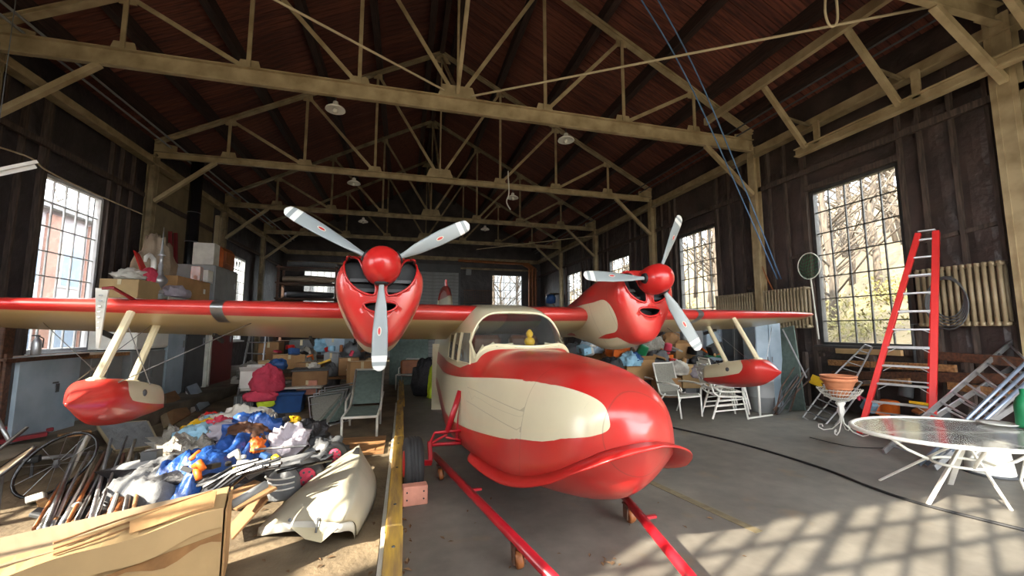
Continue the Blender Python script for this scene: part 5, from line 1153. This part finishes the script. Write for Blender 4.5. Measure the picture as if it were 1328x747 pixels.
MB().tube([cx_+ux*.34*math.cos(a*.2094)+uy*.27*math.sin(a*.2094) for a in range(30)], .016, 6, closed=True).build('rim', M['blackgloss'], T, smooth=True)
sp_ = MB(); [sp_.tube([cx_, cx_+ux*.33*math.cos(a*.63)+uy*.26*math.sin(a*.63)], .003, 4) for a in range(10)]; tag(sp_.build('spokes', M['steel'], T), kind='stuff'); MB().lathe([(.02, -.04), (.03, 0), (.02, .04)], cx_, 10).build('hub', M['dgrey'], T)
tag(lump('motor_lump', '', '', (0, 0, 0), (.4, .3, .16), M['blackcloth'], 5), 'dark greasy machinery under the poles', 'machinery').location = g(95, 690)
tag(lump('motor_lump', '', '', (0, 0, 0), (.45, .3, .15), M['dgrey'], 15), 'dark scrap metal under the middle of the poles', 'machinery').location = g(140, 676)
mt = thing('small_motor', 'grey electric motor standing behind the poles', 'motor', g(178, 640)); MB().lathe([(.02, -.2), (.13, -.2), (.14, -.1), (.14, .1), (.13, .2), (.02, .2)], (0, 0, .2), 18, Matrix.Rotation(R(80), 3, 'Y')).build('housing', M['grey'], mt, smooth=True); MB().box((0, 0, .04), (.3, .25, .08)).build('base', M['dgrey'], mt); MB().box((.1, 0, .38), (.14, .12, .1)).build('terminal_box', M['dgrey'], mt)
# round table tops at the left edge
for i, (px_, py_, zc, l) in enumerate(((2, 612, 3.6, 'dark-rimmed round table top at the left edge, in front'), (-4, 586, 3.8, 'dark-rimmed round table top at the left edge, behind'))):
    p = gd(px_, py_, zc); T = thing('round_table_top', l, 'table top', V((p.x, p.y, 0)), 0, 'round table tops'); Mq = Matrix.Rotation(R(-38-6*i), 3, 'Y') @ Matrix.Rotation(R(20), 3, 'X')
    MB().lathe([(.01, 0), (.24, 0), (.24, .012), (.01, .012)], (0, 0, p.z), 32, Mq).build('top', M['cardtop'], T); MB().tube([Mq @ V((.25*math.cos(a*.196), .25*math.sin(a*.196), .006))+V((0, 0, p.z)) for a in range(32)], .014, 6, closed=True).build('rim', M['black'], T, smooth=True)
    MB().tube([(0, 0, 0), (0, 0, p.z-.02)], .02, 8).build('pedestal', M['dgrey'], T)
T = thing('telescopic_pole', 'silver telescopic pole with black clamp lying level', 'pole', g(80, 640)); o0 = V(T.location); pa, pb = gd(20, 598, 4.6), gd(132, 586, 5.4)
MB().tube([pa-o0, pb-o0], .022, 10).build('tube', M['alu'], T, smooth=True); q = pa.lerp(pb, .18)-o0; MB().box(q, (.12, .08, .08), .3).build('clamp', M['black'], T, bevel=.01); MB().tube([q, (q.x, q.y, 0)], .014, 6).build('stand', M['dgrey'], T)
# ---- platform row: boards, bench, cabinets
PX = -4.95; PZ = .25
def cab(name, label, cat, ya, yb, z0, z1, m, depth=.65, doors=1, X=PX, hm='steel'):
    T = thing(name, label, cat, (X, (ya+yb)/2, z0), 0); w_ = yb-ya
    MB().box((-depth/2, 0, (z1-z0)/2), (depth, w_, z1-z0)).build('body', M[m], T, bevel=.008)
    for k in range(doors):
        y = -w_/2+(k+.5)*w_/doors; do = MB().box((.012, y, (z1-z0)/2), (.024, w_/doors-.02, z1-z0-.06)).build('door', M[m], T, bevel=.006)
        MB().box((.04, y+(w_/doors*.36)*(1 if k % 2 == 0 else -1), (z1-z0)*.55), (.03, .02, .16)).build('handle', M[hm], do)
    return T
T = thing('blue_board', 'pale blue painted board leaning on the platform below the window', 'board', (-4.85, 7.35, PZ), 0)
MB().box((0, 0, .53), (.05, 1.05, 1.06)).build('board', M['ltblue'], T, bevel=.004); MB().box((.03, .12, .62), (.006, .06, .12)).build('paint_chip', M['dgrey'], T)
MB().box((.03, .08, .70), (.006, .1, .02)).build('paint_chip', M['dgrey'], T)
T = thing('workbench', 'grey wooden workbench against the left wall under the window', 'workbench', (PX, 8.55, PZ))
MB().box((-.4, 0, 1.02), (.9, 1.25, .06)).build('worktop', M['wood'], T)
for i in range(3): MB().box((-.05, -.4+.4*i, .5), (.04, .38, .96)).build('plank', M['grey'], T, bevel=.005)
MB().box((-.45, 0, .5), (.7, 1.2, .9)).build('carcass', M['dgrey'], T)
T = cab('white_chest', 'white enamel chest standing on the workbench', 'cabinet', 9.32, 10.42, 1.33, 2.3, 'white', .72, 2, -4.92)
cab('grey_locker', 'plain grey steel locker behind the left float struts', 'locker', 9.3, 10.4, PZ, 1.31, 'grey', .65, 2); cab('pale_refrigerator', 'pale blue-white refrigerator under the left wing', 'refrigerator', 10.46, 11.2, PZ, 2.3, 'ltblue', .7, 1); cab('dark_locker', 'dark grey locker left of the red door', 'locker', 11.25, 12.2, PZ, 2.38, 'dgrey', .65, 1)
cab('red_cabinet', 'dark red cabinet with a bent handle under the left wing', 'cabinet', 12.45, 13.95, PZ, 2.4, 'darkred', .7, 1); tag(MB().box((-4.92, 12.32, 1.3), (.12, .2, 2.1)).box((-4.85, 12.32, 1.3), (.03, .1, 2.0)).build('white_post', M['dirtywhite'], center=True, bevel=.01), 'pale post left of the red cabinet', 'post')
tag(MB().tube([(-4.9, 12.5, 1.55), (-4.6, 12.6, 1.62), (-4.55, 12.75, 1.64), (-4.57, 12.8, 1.55)], .014, 8).build('wall_hook', M['white'], center=True, smooth=True), 'bent white hook before the red cabinet', 'hook')
cab('upper_cabinet', 'tall grey cabinet box on top of the red cabinet', 'cabinet', 12.6, 14.1, 2.42, 3.45, 'grey', .9, 1, -5.0)
tag(MB().box((-5.3, 11.35, 2.4), (.75, 2.1, .04)).box((-4.93, 11.35, 2.385), (.03, 2.1, .06)).build('top_shelf', M['dirtywhite'], center=True), 'long pale shelf board across the cabinet tops', 'shelf')
tag(MB().box((-7.0, 6.2, 1.6), (.08, 1.2, 3.0)).box((-6.95, 6.2, 1.6), (.02, 1.0, 2.7)).build('pale_door', M['beige'], center=True), 'pale old door leaning at the far left edge', 'door')
tag(MB().box((-4.98, 6.75, 1.0), (.14, .16, 1.55)).box((-4.9, 6.75, .95), (.04, .1, .9)).build('black_post', M['wooddark'], center=True, bevel=.01), 'dark burnt post left of the pale blue board', 'post')
fe = thing('fire_extinguisher', 'small silver fire extinguisher on the window ledge', 'extinguisher', gd(46, 461, 6.4)); MB().lathe([(.01, 0), (.055, 0), (.06, .02), (.06, .2), (.04, .25), (.02, .27), (.02, .3), (.01, .3)], n=16).build('cylinder', M['alu'], fe, smooth=True); MB().box((-.02, 0, .31), (.1, .02, .02)).build('lever', M['black'], fe); MB().tube([(.02, 0, .3), (.08, 0, .26), (.08, 0, .12)], .008, 6).build('hose', M['black'], fe)
tag(MB().box((-4.95, 7.3, 1.325), (.3, 1.4, .03)).box((-4.82, 7.3, 1.31), (.02, 1.4, .05)).build('ledge', M['wooddark'], center=True), 'dark ledge board above the pale blue board', 'ledge')
# ---- things on the cabinet tops
def top(px_, py_): return gx(px_, py_, -5.25)
p = gx(157, 378, -5.1); T = carton('sunlit yellow carton tied with tape on the white chest', V((-5.27, 9.75, 2.31)), (.62, .8, .36), 0, 'cardl', name='taped_carton')
MB().box((0, 0, .17), (.56, .05, .345)).build('strap', M['tape'], T); tag(lump('white_wrap', '', '', (0, 0, 0), (.5, .7, .22), M['whitecloth'], 4, amp=.35), 'white wrapping paper heaped on the yellow carton', 'paper').location = V((-5.3, 9.8, 2.69))
T = carton('long brown carton on the shelf behind the finial', V((-5.3, 11.6, 2.43)), (.6, 1.6, .5), 0, 'card', name='long_box'); MB().box((.302, .5, .25), (.004, .1, .12)).build('label', M['white'], T)
lump('floral_bag', 'floral patterned padded bag in front of the brown carton', 'bag', V((-5.0, 10.75, 2.43)), (.4, .9, .26), M['lav'], 31, amp=.25)
T = thing('finial', 'tall silver turned spire finial on the shelf', 'finial', V((-5.0, 10.1, 2.47))); s_ = 1.0
MB().lathe([(.01, 0), (.09, 0), (.08, .04), (.04, .08), (.05, .12), (.13, .22), (.14, .28), (.1, .34), (.05, .4), (.06, .43), (.035, .47), (.045, .6), (.03, .63), (.03, .78), (.07, .8), (.03, .83), (.02, .95), (.004, 1.4)], n=20).build('spire', M['alu'], T, smooth=True); MB().lathe([(.01, -.14), (.1, -.14), (.1, -.02), (.05, 0), (.01, 0)], n=14).build('base', M['grey'], T, smooth=True)
T = thing('swan_figure', 'pink and white bird figure with curved neck on the shelf', 'figurine', V((-5.12, 9.98, 2.68)))
lump('body', '', '', (0, 0, .0), (.26, .45, .3), M['pink'], 12, parent=T, amp=.12); MB().tube([(0, .05, .2), (0, .12, .34), (0, .08, .5), (0, -.06, .56), (0, -.17, .5), (0, -.19, .4)], [.06, .05, .045, .045, .04, .025], 10).build('neck', M['white'], T, smooth=True); MB().prism([(.01, -.22, .28), (.01, -.45, .5), (.01, -.62, .55), (.01, -.35, .2)], (.03, 0, 0)).build('tail', M['red'], T)
lump('dust_sheet', 'beige dust sheet draped over a tall thing on the shelf', 'sheet', V((-5.75, 11.35, 2.5)), (.7, .9, 1.35), M['cloth_tan'], 14, amp=.3, pinch=1)
carton('small gilt framed box on the brown carton', V((-5.15, 12.0, 2.94)), (.2, .3, .36), .2, 'amber', name='gilt_box', tape=False); carton('small white carton under the stovepipe', V((-5.1, 12.38, 2.94)), (.2, .3, .32), 0, 'white', name='white_carton', tape=False)
T = thing('amber_cabinet', 'glossy amber wooden radio case on the upper cabinet', 'radio', V((-5.35, 13.6, 3.47)), 0); MB().loft([[V((sx*.3, y, z)) for sx in (0,)][0:0]+[V((x, y, z)) for x, z in ((-.3, 0), (.3, 0), (.3, .5), (.2, .62), (-.2, .62), (-.3, .5))] for y in (-.4, .4)]).build('case', M['amber'], T, bevel=.01); MB().box((.31, 0, .3), (.02, .5, .3)).build('grille', M['leather'], T)
carton('flat printed carton beside the amber case', V((-5.35, 12.9, 3.47)), (.5, .35, .6), 0, 'dirtywhite', name='printed_carton', tape=False)
T = thing('stovepipe', 'glossy black stovepipe rising behind the shelf', 'stovepipe', V((-6.3, 14.2, .25))); MB().tube([(0, 0, 0), (0, 0, 6.6)], .16, 18).build('pipe', M['blackgloss'], T, smooth=True)
for z in (3.2, 4.1, 5.0): MB().tube([V((.165*math.cos(a*.39), .165*math.sin(a*.39), z)) for a in range(16)], .012, 5, closed=True).build('collar', M['steel'], T)
tag(MB().box((-6.2, 15.6, 2.9), (.14, .14, 5.3)).box((-6.1, 15.6, 2.9), (.05, .08, 5.2)).build('pale_post', M['beige'], center=True), 'pale narrow post beyond the stovepipe', 'post')
for i, (px_, py_) in enumerate(((221, 300), (228, 302))): tag(MB().bar(gx(px_, py_, -6.9), gx(px_, py_+40, -6.9), .1, .05).build('red_board', M['darkred'], center=True), ['left red slat on the beige wall above the shelf', 'right red slat on the beige wall above the shelf'][i], 'slat')
# ---- far left storage rack with rolls
T = thing('storage_rack', 'dark tall storage rack stacked with rolls near back left', 'rack', (-4.3, 20.5, 0))
for x in (-1.2, 1.2):
    for y in (-.4, .4): MB().box((x, y, 2.3), (.1, .1, 4.6)).build('upright', M['wooddark'], T)
for z in (1.2, 2.3, 3.1, 3.8, 4.5): MB().box((0, 0, z), (2.6, 1.0, .06)).build('shelf', M['wooddark'], T)
k = 0
for z, n in ((4.55, 4), (3.85, 4), (3.15, 4), (2.35, 3)):
    for j in range(n):
        r_ = rnd.uniform(.1, .16); o = MB().tube([(-5.4+rnd.uniform(0, .3), 20.2+.2*j, z+r_), (-4.3, 20.2+.2*j, z+r_+.02), (-3.3+rnd.uniform(-.2, .2), 20.2+.2*j, z+r_)], [r_, r_*1.1, r_*.9], 10).build('fabric_roll', M[['greycloth', 'cloth_tan', 'dgrey', 'lav'][(k+j) % 4]], center=True, smooth=True); tag(o, ['front', 'second', 'third', 'hindmost'][j]+' rolled fabric '+['on the top shelf', 'on the second shelf', 'on the third shelf', 'on the lowest loaded shelf'][k]+' of the far rack', 'roll', 'fabric rolls on the far rack')
    k += 1
# ---- framed panels and cardboard leaning below the cabinets
def leaning(name, label, cat, c4, m, frame=None, th=.03):
    P_ = [V(q) for q in c4]; T = thing(name, label, cat, (P_[0]+P_[1])/2); o = V(T.location); nrm = (P_[1]-P_[0]).cross(P_[3]-P_[0]).normalized()
    MB().prism([p-o for p in P_], nrm*th).build('panel', M[m], T)
    if frame:
        for a, b in zip(P_, P_[1:]+P_[:1]): MB().bar(a-o, b-o, .05, .05, nrm).build('frame_bar', M[frame], T)
    return T
leaning('picture_frame', 'large cream picture frame leaning on the lockers', 'frame', (g(222, 530), g(238, 520), gd(236, 482, 11.2), gd(216, 483, 10.8)), 'dirtywhite', 'grey'); leaning('picture_frame', 'tall narrow empty frame right of the cream frame', 'frame', (g(240, 528), g(256, 520), gd(254, 480, 11.0), gd(239, 484, 10.6)), 'dgrey', 'brass')
leaning('glass_panel', 'small glazed panel leaning outermost in front of the frames', 'panel', (g(258, 534), g(271, 526), gd(254, 498, 9.9), gd(241, 503, 9.6)), 'ltblue', 'dgrey'); leaning('white_board', 'white board leaning behind the glazed panel', 'panel', (g(248, 536), g(262, 528), gd(248, 496, 10.1), gd(238, 500, 9.8)), 'white')
leaning('cardboard_sheet', 'brown cardboard sheet leaning behind the left float', 'sheet', (g(222, 553), g(247, 538), gd(226, 508, 8.9), gd(205, 515, 8.4)), 'card2'); leaning('cardboard_sheet', 'tan cardboard sheet propped under the left float', 'sheet', (g(212, 556), g(228, 548), gd(214, 512, 8.6), gd(200, 518, 8.3)), 'cardtop')
leaning('window_sash', 'old window sash lying flat under the left float', 'window sash', (g(150, 585, .03), g(205, 578, .03), g(190, 548, .28), g(128, 553, .3)), 'greycloth', 'beige')
for i, (a, b, m) in enumerate((((0, 566, .3), (68, 556, .3), 'darkred'), ((-5, 574, .3), (62, 562, .34), 'darkred'), ((75, 566, .27), (118, 560, .27), 'wood'), ((5, 556, .3), (50, 553, .36), 'red'))):
    tag(MB().bar(g(*a), g(*b), .12, .05).build('red_plank', M[m], center=True, bevel=.005), ['long dark red plank on the platform edge', 'dark red plank nearest on the platform', 'short plain board on the platform', 'bright red plank at the left edge'][i], 'plank', 'planks on the platform')
tag(MB().tube([gd(-5, 540, 4.9), gd(12, 572, 4.8)], .022, 8).build('steel_tube', M['alu'], center=True, smooth=True), 'short steel tube leaning at the left edge', 'tube')
# ---- stuff around the folding table under the left wing
T = thing('folding_table', 'pale folding table loaded with cartons under the left wing', 'table', g(365, 533)); MB().box((.05, .1, .5), (1.5, .8, .04)).build('top', M['dirtywhite'], T, bevel=.01)
for x in (-.6, .7):
    for y in (-.2, .4): MB().tube([(x, y, 0), (x, y, .49)], .016, 8).build('leg', M['grey'], T)
tp0 = V(T.location)
T = thing('blue_tote', 'blue plastic tote box under the folding table', 'tote', tp0+V((.05, -.05, 0)), .05); MB().loft([[V((sx*w_, sy*d_, z)) for sx, sy in ((-1, -1), (1, -1), (1, 1), (-1, 1))] for w_, d_, z in ((.36, .22, 0), (.4, .26, .36), (.42, .28, .36), (.42, .28, .4))]).build('tub', M['bluebin'], T, bevel=.01); MB().box((0, 0, .41), (.86, .58, .03)).build('lid', M['bluebin'], T, bevel=.01)
T = thing('grey_bin', 'grey wire-fronted bin left of the blue tote', 'bin', tp0+V((-.62, -.1, 0))); MB().box((0, 0, .19), (.36, .4, .38)).build('tub', M['dgrey'], T, bevel=.01)
for k in range(4): MB().box((-.13+.087*k, -.205, .2), (.012, .01, .34)).build('rib', M['grey'], T)
lump('hi_vis_vest', 'yellow hi-vis vest hanging before the blue tote', 'vest', g(344, 538)+V((0, 0, .16)), (.3, .1, .26), M['hivis'], 2, amp=.4)
carton('white open carton of clothes on the folding table', tp0+V((-.55, 0, .52)), (.42, .45, .34), .1, 'white', name='clothes_carton', flaps=True)
lump('pink_bag', 'bright pink bag slumped over the table edge', 'bag', tp0+V((-.22, -.28, .46)), (.62, .42, .5), M['pink'], 33, amp=.22); lump('pink_cloth', 'pink cloth hanging below the pink bag', 'cloth', tp0+V((-.3, -.38, .28)), (.6, .2, .22), M['pink'], 34, amp=.2)
lump('blue_bag', 'blue drawstring bag behind the pink bag', 'bag', tp0+V((-.15, .1, .86)), (.36, .3, .22), M['bluebin'], 35, amp=.25)
T = carton('big brown carton with dark flat lid on the table', tp0+V((.5, .2, .52)), (.68, .6, .3), .12, 'card2', name='lidded_carton', tape=False); MB().box((0, 0, .32), (.74, .66, .035)).build('lid', M['dgrey'], T, bevel=.005)
lump('cream_cloth', 'crumpled cream glove on the dark lid', 'glove', tp0+V((.55, .25, .86)), (.22, .16, .1), M['whitecloth'], 36, amp=.5)
B2 = [(355, 475, 9.9, (.5, .4, .3), 'cardl', 'pale carton left behind the lidded carton'), (378, 468, 10.4, (.7, .5, .35), 'card', 'wide tan carton behind the lidded carton'), (410, 477, 10.2, (.6, .5, .3), 'card2', 'brown carton right of the clear bin'), (436, 468, 10.8, (.4, .3, .45), 'grey', 'grey appliance box by the propeller'), (455, 474, 10.0, (.45, .4, .4), 'card2', 'brown carton behind the folded loungers'), (470, 482, 9.4, (.5, .4, .5), 'card', 'torn tan carton left of the lower blade'), (405, 500, 9.0, (.4, .3, .3), 'woodred', 'pinkish box at the right table end'), (395, 452, 11.5, (.6, .5, .5), 'dgrey', 'dark crate under the wing, far back'), (440, 448, 11.8, (.7, .5, .5), 'ltblue', 'pale blue crate under the wing, far back'), (355, 455, 11.2, (.5, .4, .5), 'card2', 'far brown carton by the alloy stepladder')]
for px_, py_, zc, dm, m, l in B2:
    p = gd(px_, py_, zc); b = pc(px_, zc, max(0, p.z-dm[2]*.5)); carton(l, b, dm, rnd.uniform(-.4, .4), m, name='stacked_carton', group='cartons under the left wing')
L2 = [(400, 462, 10.6, (.5, .4, .4), 'plastic', 'clear plastic tub among the cartons'), (430, 486, 10.2, (.5, .4, .5), 'greycloth', 'grey sack among the cartons'), (380, 500, 9.3, (.5, .3, .2), 'whitecloth', 'white paper scraps on the table'), (330, 480, 10.5, (.5, .5, .4), 'plastic', 'pale plastic bag at the foot of alloy stepladder'), (460, 455, 10.8, (.6, .4, .4), 'dgrey', 'dark sack under the left nacelle'), (415, 448, 11.6, (.6, .4, .35), 'cyan', 'pale blue sack far under the wing'), (485, 475, 9.8, (.4, .3, .4), 'cardl', 'sunlit torn paper sack by the lower blade'), (320, 495, 11.5, (.5, .5, .5), 'whitecloth', 'white sack right of the red cabinet')]
for i, (px_, py_, zc, s_, m, l) in enumerate(L2):
    p = gd(px_, py_, zc); lump('soft_sack', l, 'sack', pc(px_, zc, max(0, p.z-s_[2]*.5)), s_, M[m], 60+i, 'sacks under the left wing', amp=.35)
T = thing('junk_trestle', 'low trestle board under the cartons below the left wing', 'trestle', pc(415, 10.4), -YAW); MB().box((0, 0, .55), (2.6, .9, .05)).build('top', M['wood'], T)
for x in (-1.1, 1.1): MB().box((x, 0, .27), (.06, .7, .53)).build('leg', M['wood'], T)
T = thing('low_shelf', 'low dark shelf under the far crates below the left wing', 'shelf', pc(415, 11.7), -YAW); MB().box((0, 0, .98), (2.8, .8, .05)).build('top', M['wooddark'], T)
for x in (-1.2, 1.2): MB().box((x, 0, .48), (.06, .7, .96)).build('leg', M['wooddark'], T)
# alloy step ladder under the wing
a0, a1 = pc(316, 10.8), pc(343, 10.4); T = thing('alloy_stepladder', 'aluminium stepladder standing under the left wing', 'ladder', (a0+a1)/2); o0 = V(T.location)
for p in (a0, a1): MB().bar(p-o0, p.lerp((a0+a1)/2, .25)-o0+V((.0, .5, 1.9)), .03, .06).build('rail', M['alu'], T); MB().bar(p-o0+V((0, 1.0, 0)), p.lerp((a0+a1)/2, .25)-o0+V((0, .5, 1.9)), .025, .04).build('rear_rail', M['alu'], T)
for i in range(6): t = (i+.7)/6.5; h_ = V((0, .5*t, 1.9*t)); MB().bar(a0.lerp((a0+a1)/2, .25*t)-o0+h_, a1.lerp((a0+a1)/2, .25*t)-o0+h_, .09, .025).build('step', M['alu'], T)
MB().tube([a0.lerp((a0+a1)/2, .25)-o0+V((0, .45, 1.9)), (a0+a1)/2-o0+V((0, .45, 2.2)), a1.lerp((a0+a1)/2, .25)-o0+V((0, .45, 1.9))], .016, 8).build('hoop', M['alu'], T)
# folded sling chairs leaning in a row
for i in range(4):
    dx = i*7; c = (g(404+dx, 556-i), g(434+dx, 548-i), gd(446+dx*.8, 508-i*4, 7.9+.14*i), gd(400+dx, 515-i*4, 8.0+.14*i))
    T = thing('folded_chair', ['outermost folded sling chair leaning left of the green lounger', 'second folded sling chair in the leaning row', 'third folded sling chair in the leaning row', 'innermost folded sling chair by the green lounger'][i], 'chair', (c[0]+c[1])/2, 0, 'folded sling chairs'); o = V(T.location)
    MB().tube([p-o for p in c], .015, 8, closed=True).build('frame', M['alu'], T, smooth=True); nrm = (c[1]-c[0]).cross(c[3]-c[0]).normalized(); cm = sum(c, V((0, 0, 0)))/4
    MB().prism([cm+(p-cm)*.86-o for p in c], nrm*.012).build('sling', M['gsling' if i % 2 else 'sling'], T)
    for t in (.3, .7): MB().bar(c[0].lerp(c[3], t)-o+nrm*.02, c[1].lerp(c[2], t)-o+nrm*.02, .03, .01).build('cross_slat', M['grey'], T)
# green lounger
def lounger(label, fl_, fr_, depth, hs, back, m='gsling'):
    mid = (fl_+fr_)/2; ax = (fr_-fl_); w_ = ax.length; rz = math.atan2(ax.y, ax.x); T = thing('sling_lounger', label, 'lounger', mid, rz, 'green sling loungers'); x = w_/2
    for s in (-1, 1):
        MB().tube([(s*x, 0, 0), (s*x, 0, hs), (s*x, depth*.55, hs), (s*x, depth*.62, hs+.03), (s*x, depth, back)], .02, 8).build('side_frame', M['dirtywhite'], T, smooth=True)
        MB().tube([(s*x, depth*.6, 0), (s*x, depth*.55, hs)], .018, 8).build('rear_leg', M['dirtywhite'], T)
        MB().tube([(s*(x+.02), depth*.3, hs), (s*(x+.03), depth*.35, hs+.16), (s*(x+.03), depth*.7, hs+.2), (s*x, depth*.75, hs+.15)], .016, 8).build('armrest', M['dirtywhite'], T, smooth=True)
    for y, z in ((0, hs), (depth, back)): MB().tube([(-x, y, z), (x, y, z)], .02, 8).build('cross_tube', M['dirtywhite'], T)
    MB().box((0, depth*.28, hs+.005), (w_-.05, depth*.5, .014)).build('seat_sling', M[m], T); MB().bar((0, depth*.62, hs+.03), (0, depth*.985, back-.02), w_-.05, .014).build('back_sling', M[m], T)
lounger('pale green sling lounger beside the yellow kerb', V((-.9, 6.95, 0)), V((-.38, 6.95, 0)), 1.75, .34, .92); lounger('far small sling lounger carrying a brown case', g(513, 506), g(549, 506), 1.1, .42, .8)
tag(MB().box((0, 0, .25), (.62, .3, .45)).build('suitcase', M['leather'], bevel=.04), 'brown leather case on the far lounger', 'case').location = g(531, 506)+V((.05, .45, .33))
bpy.data.objects['suitcase'].rotation_euler = (-.25, 0, .05)
lump('hi_vis_jacket', 'hi-vis yellow jacket on the floor left of the hull', 'jacket', pc(565, 10.5, 0), (.3, .3, .75), M['hivis'], 3, amp=.4); lump('black_sack', 'black rubbish sack beside the hi-vis jacket', 'sack', pc(556, 11, 0), (.8, .6, .9), M['blackcloth'], 8, amp=.3)
T = thing('green_board', 'flat green-grey panel standing behind the far lounger', 'panel', pc(532, 13, 0), -YAW); MB().box((0, 0, .8), (1.2, .05, 1.6)).build('panel', M['gsling'], T); T = carton('white sheet box behind the far lounger', pc(540, 13.4, 1.5), (1.2, .4, .4), -YAW, 'white', tape=False)
tag(MB().box((0, 0, .7), (.3, .06, 1.4)).box((0, -.04, .7), (.25, .02, 1.3)).build('detached_hatch', M['cream'], bevel=.005), 'cream detached hatch panel behind the fuselage', 'panel').location = pc(571, 9.0)
bpy.data.objects['detached_hatch'].rotation_euler = (0, 0, -YAW)
tag(MB().box((0, 0, .02), (.8, .9, .03)).box((.15, -.2, .04), (.25, .3, .01)).build('plywood_sheet', M['wood']), 'plywood sheet on the floor under green lounger', 'sheet').location = g(462, 580)
# wires and a strip lamp on the left wall
cable('wall_wire', 'pair of loose wires running above the left window', 'wire', [gx(-10, 188, -6.9), gx(40, 205, -6.9), gx(62, 222, -6.9), gx(120, 250, -6.9), gx(185, 278, -6.9)], M['ropew'], .016)
T = thing('strip_lamp', 'white fluorescent strip lamp hanging at left edge', 'lamp', gd(3, 230, 5.0)); MB().bar((-.3, -.3, -.25), (.12, .25, .25), .06, .05).build('tube', M['white'], T); MB().bar((-.3, -.3, -.19), (.12, .25, .31), .12, .04).build('housing', M['white'], T); MB().tube([(-.1, 0, .05), (-.1, 0, 2.5)], .006, 4).build('wire', M['dgrey'], T)
# leaves and crumbs of dirt on the floor
lm = MB().add([(-.03, 0, 0), (0, -.012, .008), (.03, 0, .004), (0, .014, .01)], [(0, 1, 2, 3)]).build('dry_leaf', M['dirt']); nl = 0
for i in range(70):
    if i < 25: p = g(525+rnd.uniform(-4, 8), 560+rnd.uniform(0, 190), .004)
    elif i < 33: p = g(790+rnd.uniform(-14, 14), 728+rnd.uniform(-6, 6), .004)
    else: p = g(rnd.choice([rnd.uniform(300, 490), rnd.uniform(560, 1000)]), rnd.uniform(640, 745), .004)
    o = lm if i == 0 else lm.copy()
    if i: col.objects.link(o)
    o.location = p; o.rotation_euler = (rnd.uniform(-.2, .2), rnd.uniform(-.2, .2), rnd.uniform(0, 6)); s = rnd.uniform(.5, 1.2); o.scale = (s, s, s); tag(o, 'small dry leaf lying on the floor', 'leaf', 'dry leaves on the floor')

# ---- small odds and ends: tins, books, toys in the heaps
cn = {'red': 'red', 'bluebin': 'blue', 'white': 'white', 'card': 'tan', 'yellow': 'yellow', 'dgrey': 'dark grey', 'green': 'green', 'orange': 'orange', 'cyan': 'pale blue', 'pink': 'pink', 'black': 'black', 'dirtywhite': 'off-white', 'leather': 'brown'}
ck_ = list(cn)
def odds(n, fn, where, group, seed, sz=(.08, .3), cols=None):
    ck_ = cols or list(cn)
    r = random.Random(seed)
    for i in range(n):
        m = ck_[r.randrange(len(ck_))]; p = fn(r); k = r.randrange(4); a, b, c = [r.uniform(*sz) for _ in range(3)]
        if k == 0: mb = MB().box((0, 0, c*.3), (a, b, c*.6)); nm = 'small_box'
        elif k == 1: mb = MB().lathe([(.01, 0), (a*.35, 0), (a*.38, .01), (a*.36, c*.5), (a*.38, c*.52), (a*.3, c*.6), (.01, c*.6)], n=12); nm = 'small_tin'
        elif k == 2: mb = MB().box((0, 0, .02), (a, b*1.2, .035)).box((0, 0, .02), (a*.96, b*1.16, .042)); nm = 'flat_book'
        else: mb = MB().tube([(-a, 0, .03), (0, b*.2, .06+c*.2), (a, 0, .03)], [.025, .035, .02], 8); nm = 'bent_toy_part'
        o = mb.build(nm, M[m], bevel=.008 if k == 0 else 0, smooth=k in (1, 3)); o.location = p; o.rotation_euler = (r.uniform(-.4, .4), r.uniform(-.4, .4), r.uniform(0, 6))
        tag(o, '%s %s lying %s' % (cn[m], nm.replace('_', ' '), where), nm.split('_')[-1], group)
odds(20, lambda r: g(r.uniform(240, 360), r.uniform(594, 618), r.uniform(.34, .42)), 'loose on the foreground heap', 'odds and ends on the heap', 5, (.05, .15), ['yellow', 'cyan', 'dirtywhite', 'orange', 'dgrey', 'bluebin', 'black', 'card'])
odds(14, lambda r: g(r.uniform(30, 190), r.uniform(640, 690), r.uniform(.02, .12)), 'on the ground by the pole bundle', 'odds and ends by the poles', 8, (.06, .16), ['leather', 'dgrey', 'black', 'dirtywhite', 'card'])
def rj(r):
    px_ = r.uniform(745, 930); zc = r.uniform(9.2, 10.6); p = pc(px_, zc); return V((p.x, p.y, r.uniform(.75, 1.25)))
odds(34, rj, 'on the junk bench behind the nose', 'odds and ends on the junk bench', 11, (.12, .36))
def lj(r):
    px_ = r.uniform(350, 490); zc = r.uniform(9.6, 11.2); p = pc(px_, zc); return V((p.x, p.y, r.uniform(.6, 1.2)))
odds(30, lj, 'among the cartons under the left wing', 'odds and ends under the left wing', 14, (.1, .32))
odds(16, lambda r: V((r.uniform(8.3, 8.9), r.uniform(5.0, 8.2), r.uniform(.02, .5))), 'on the floor under the right window', 'odds and ends under the right window', 17, (.1, .4))
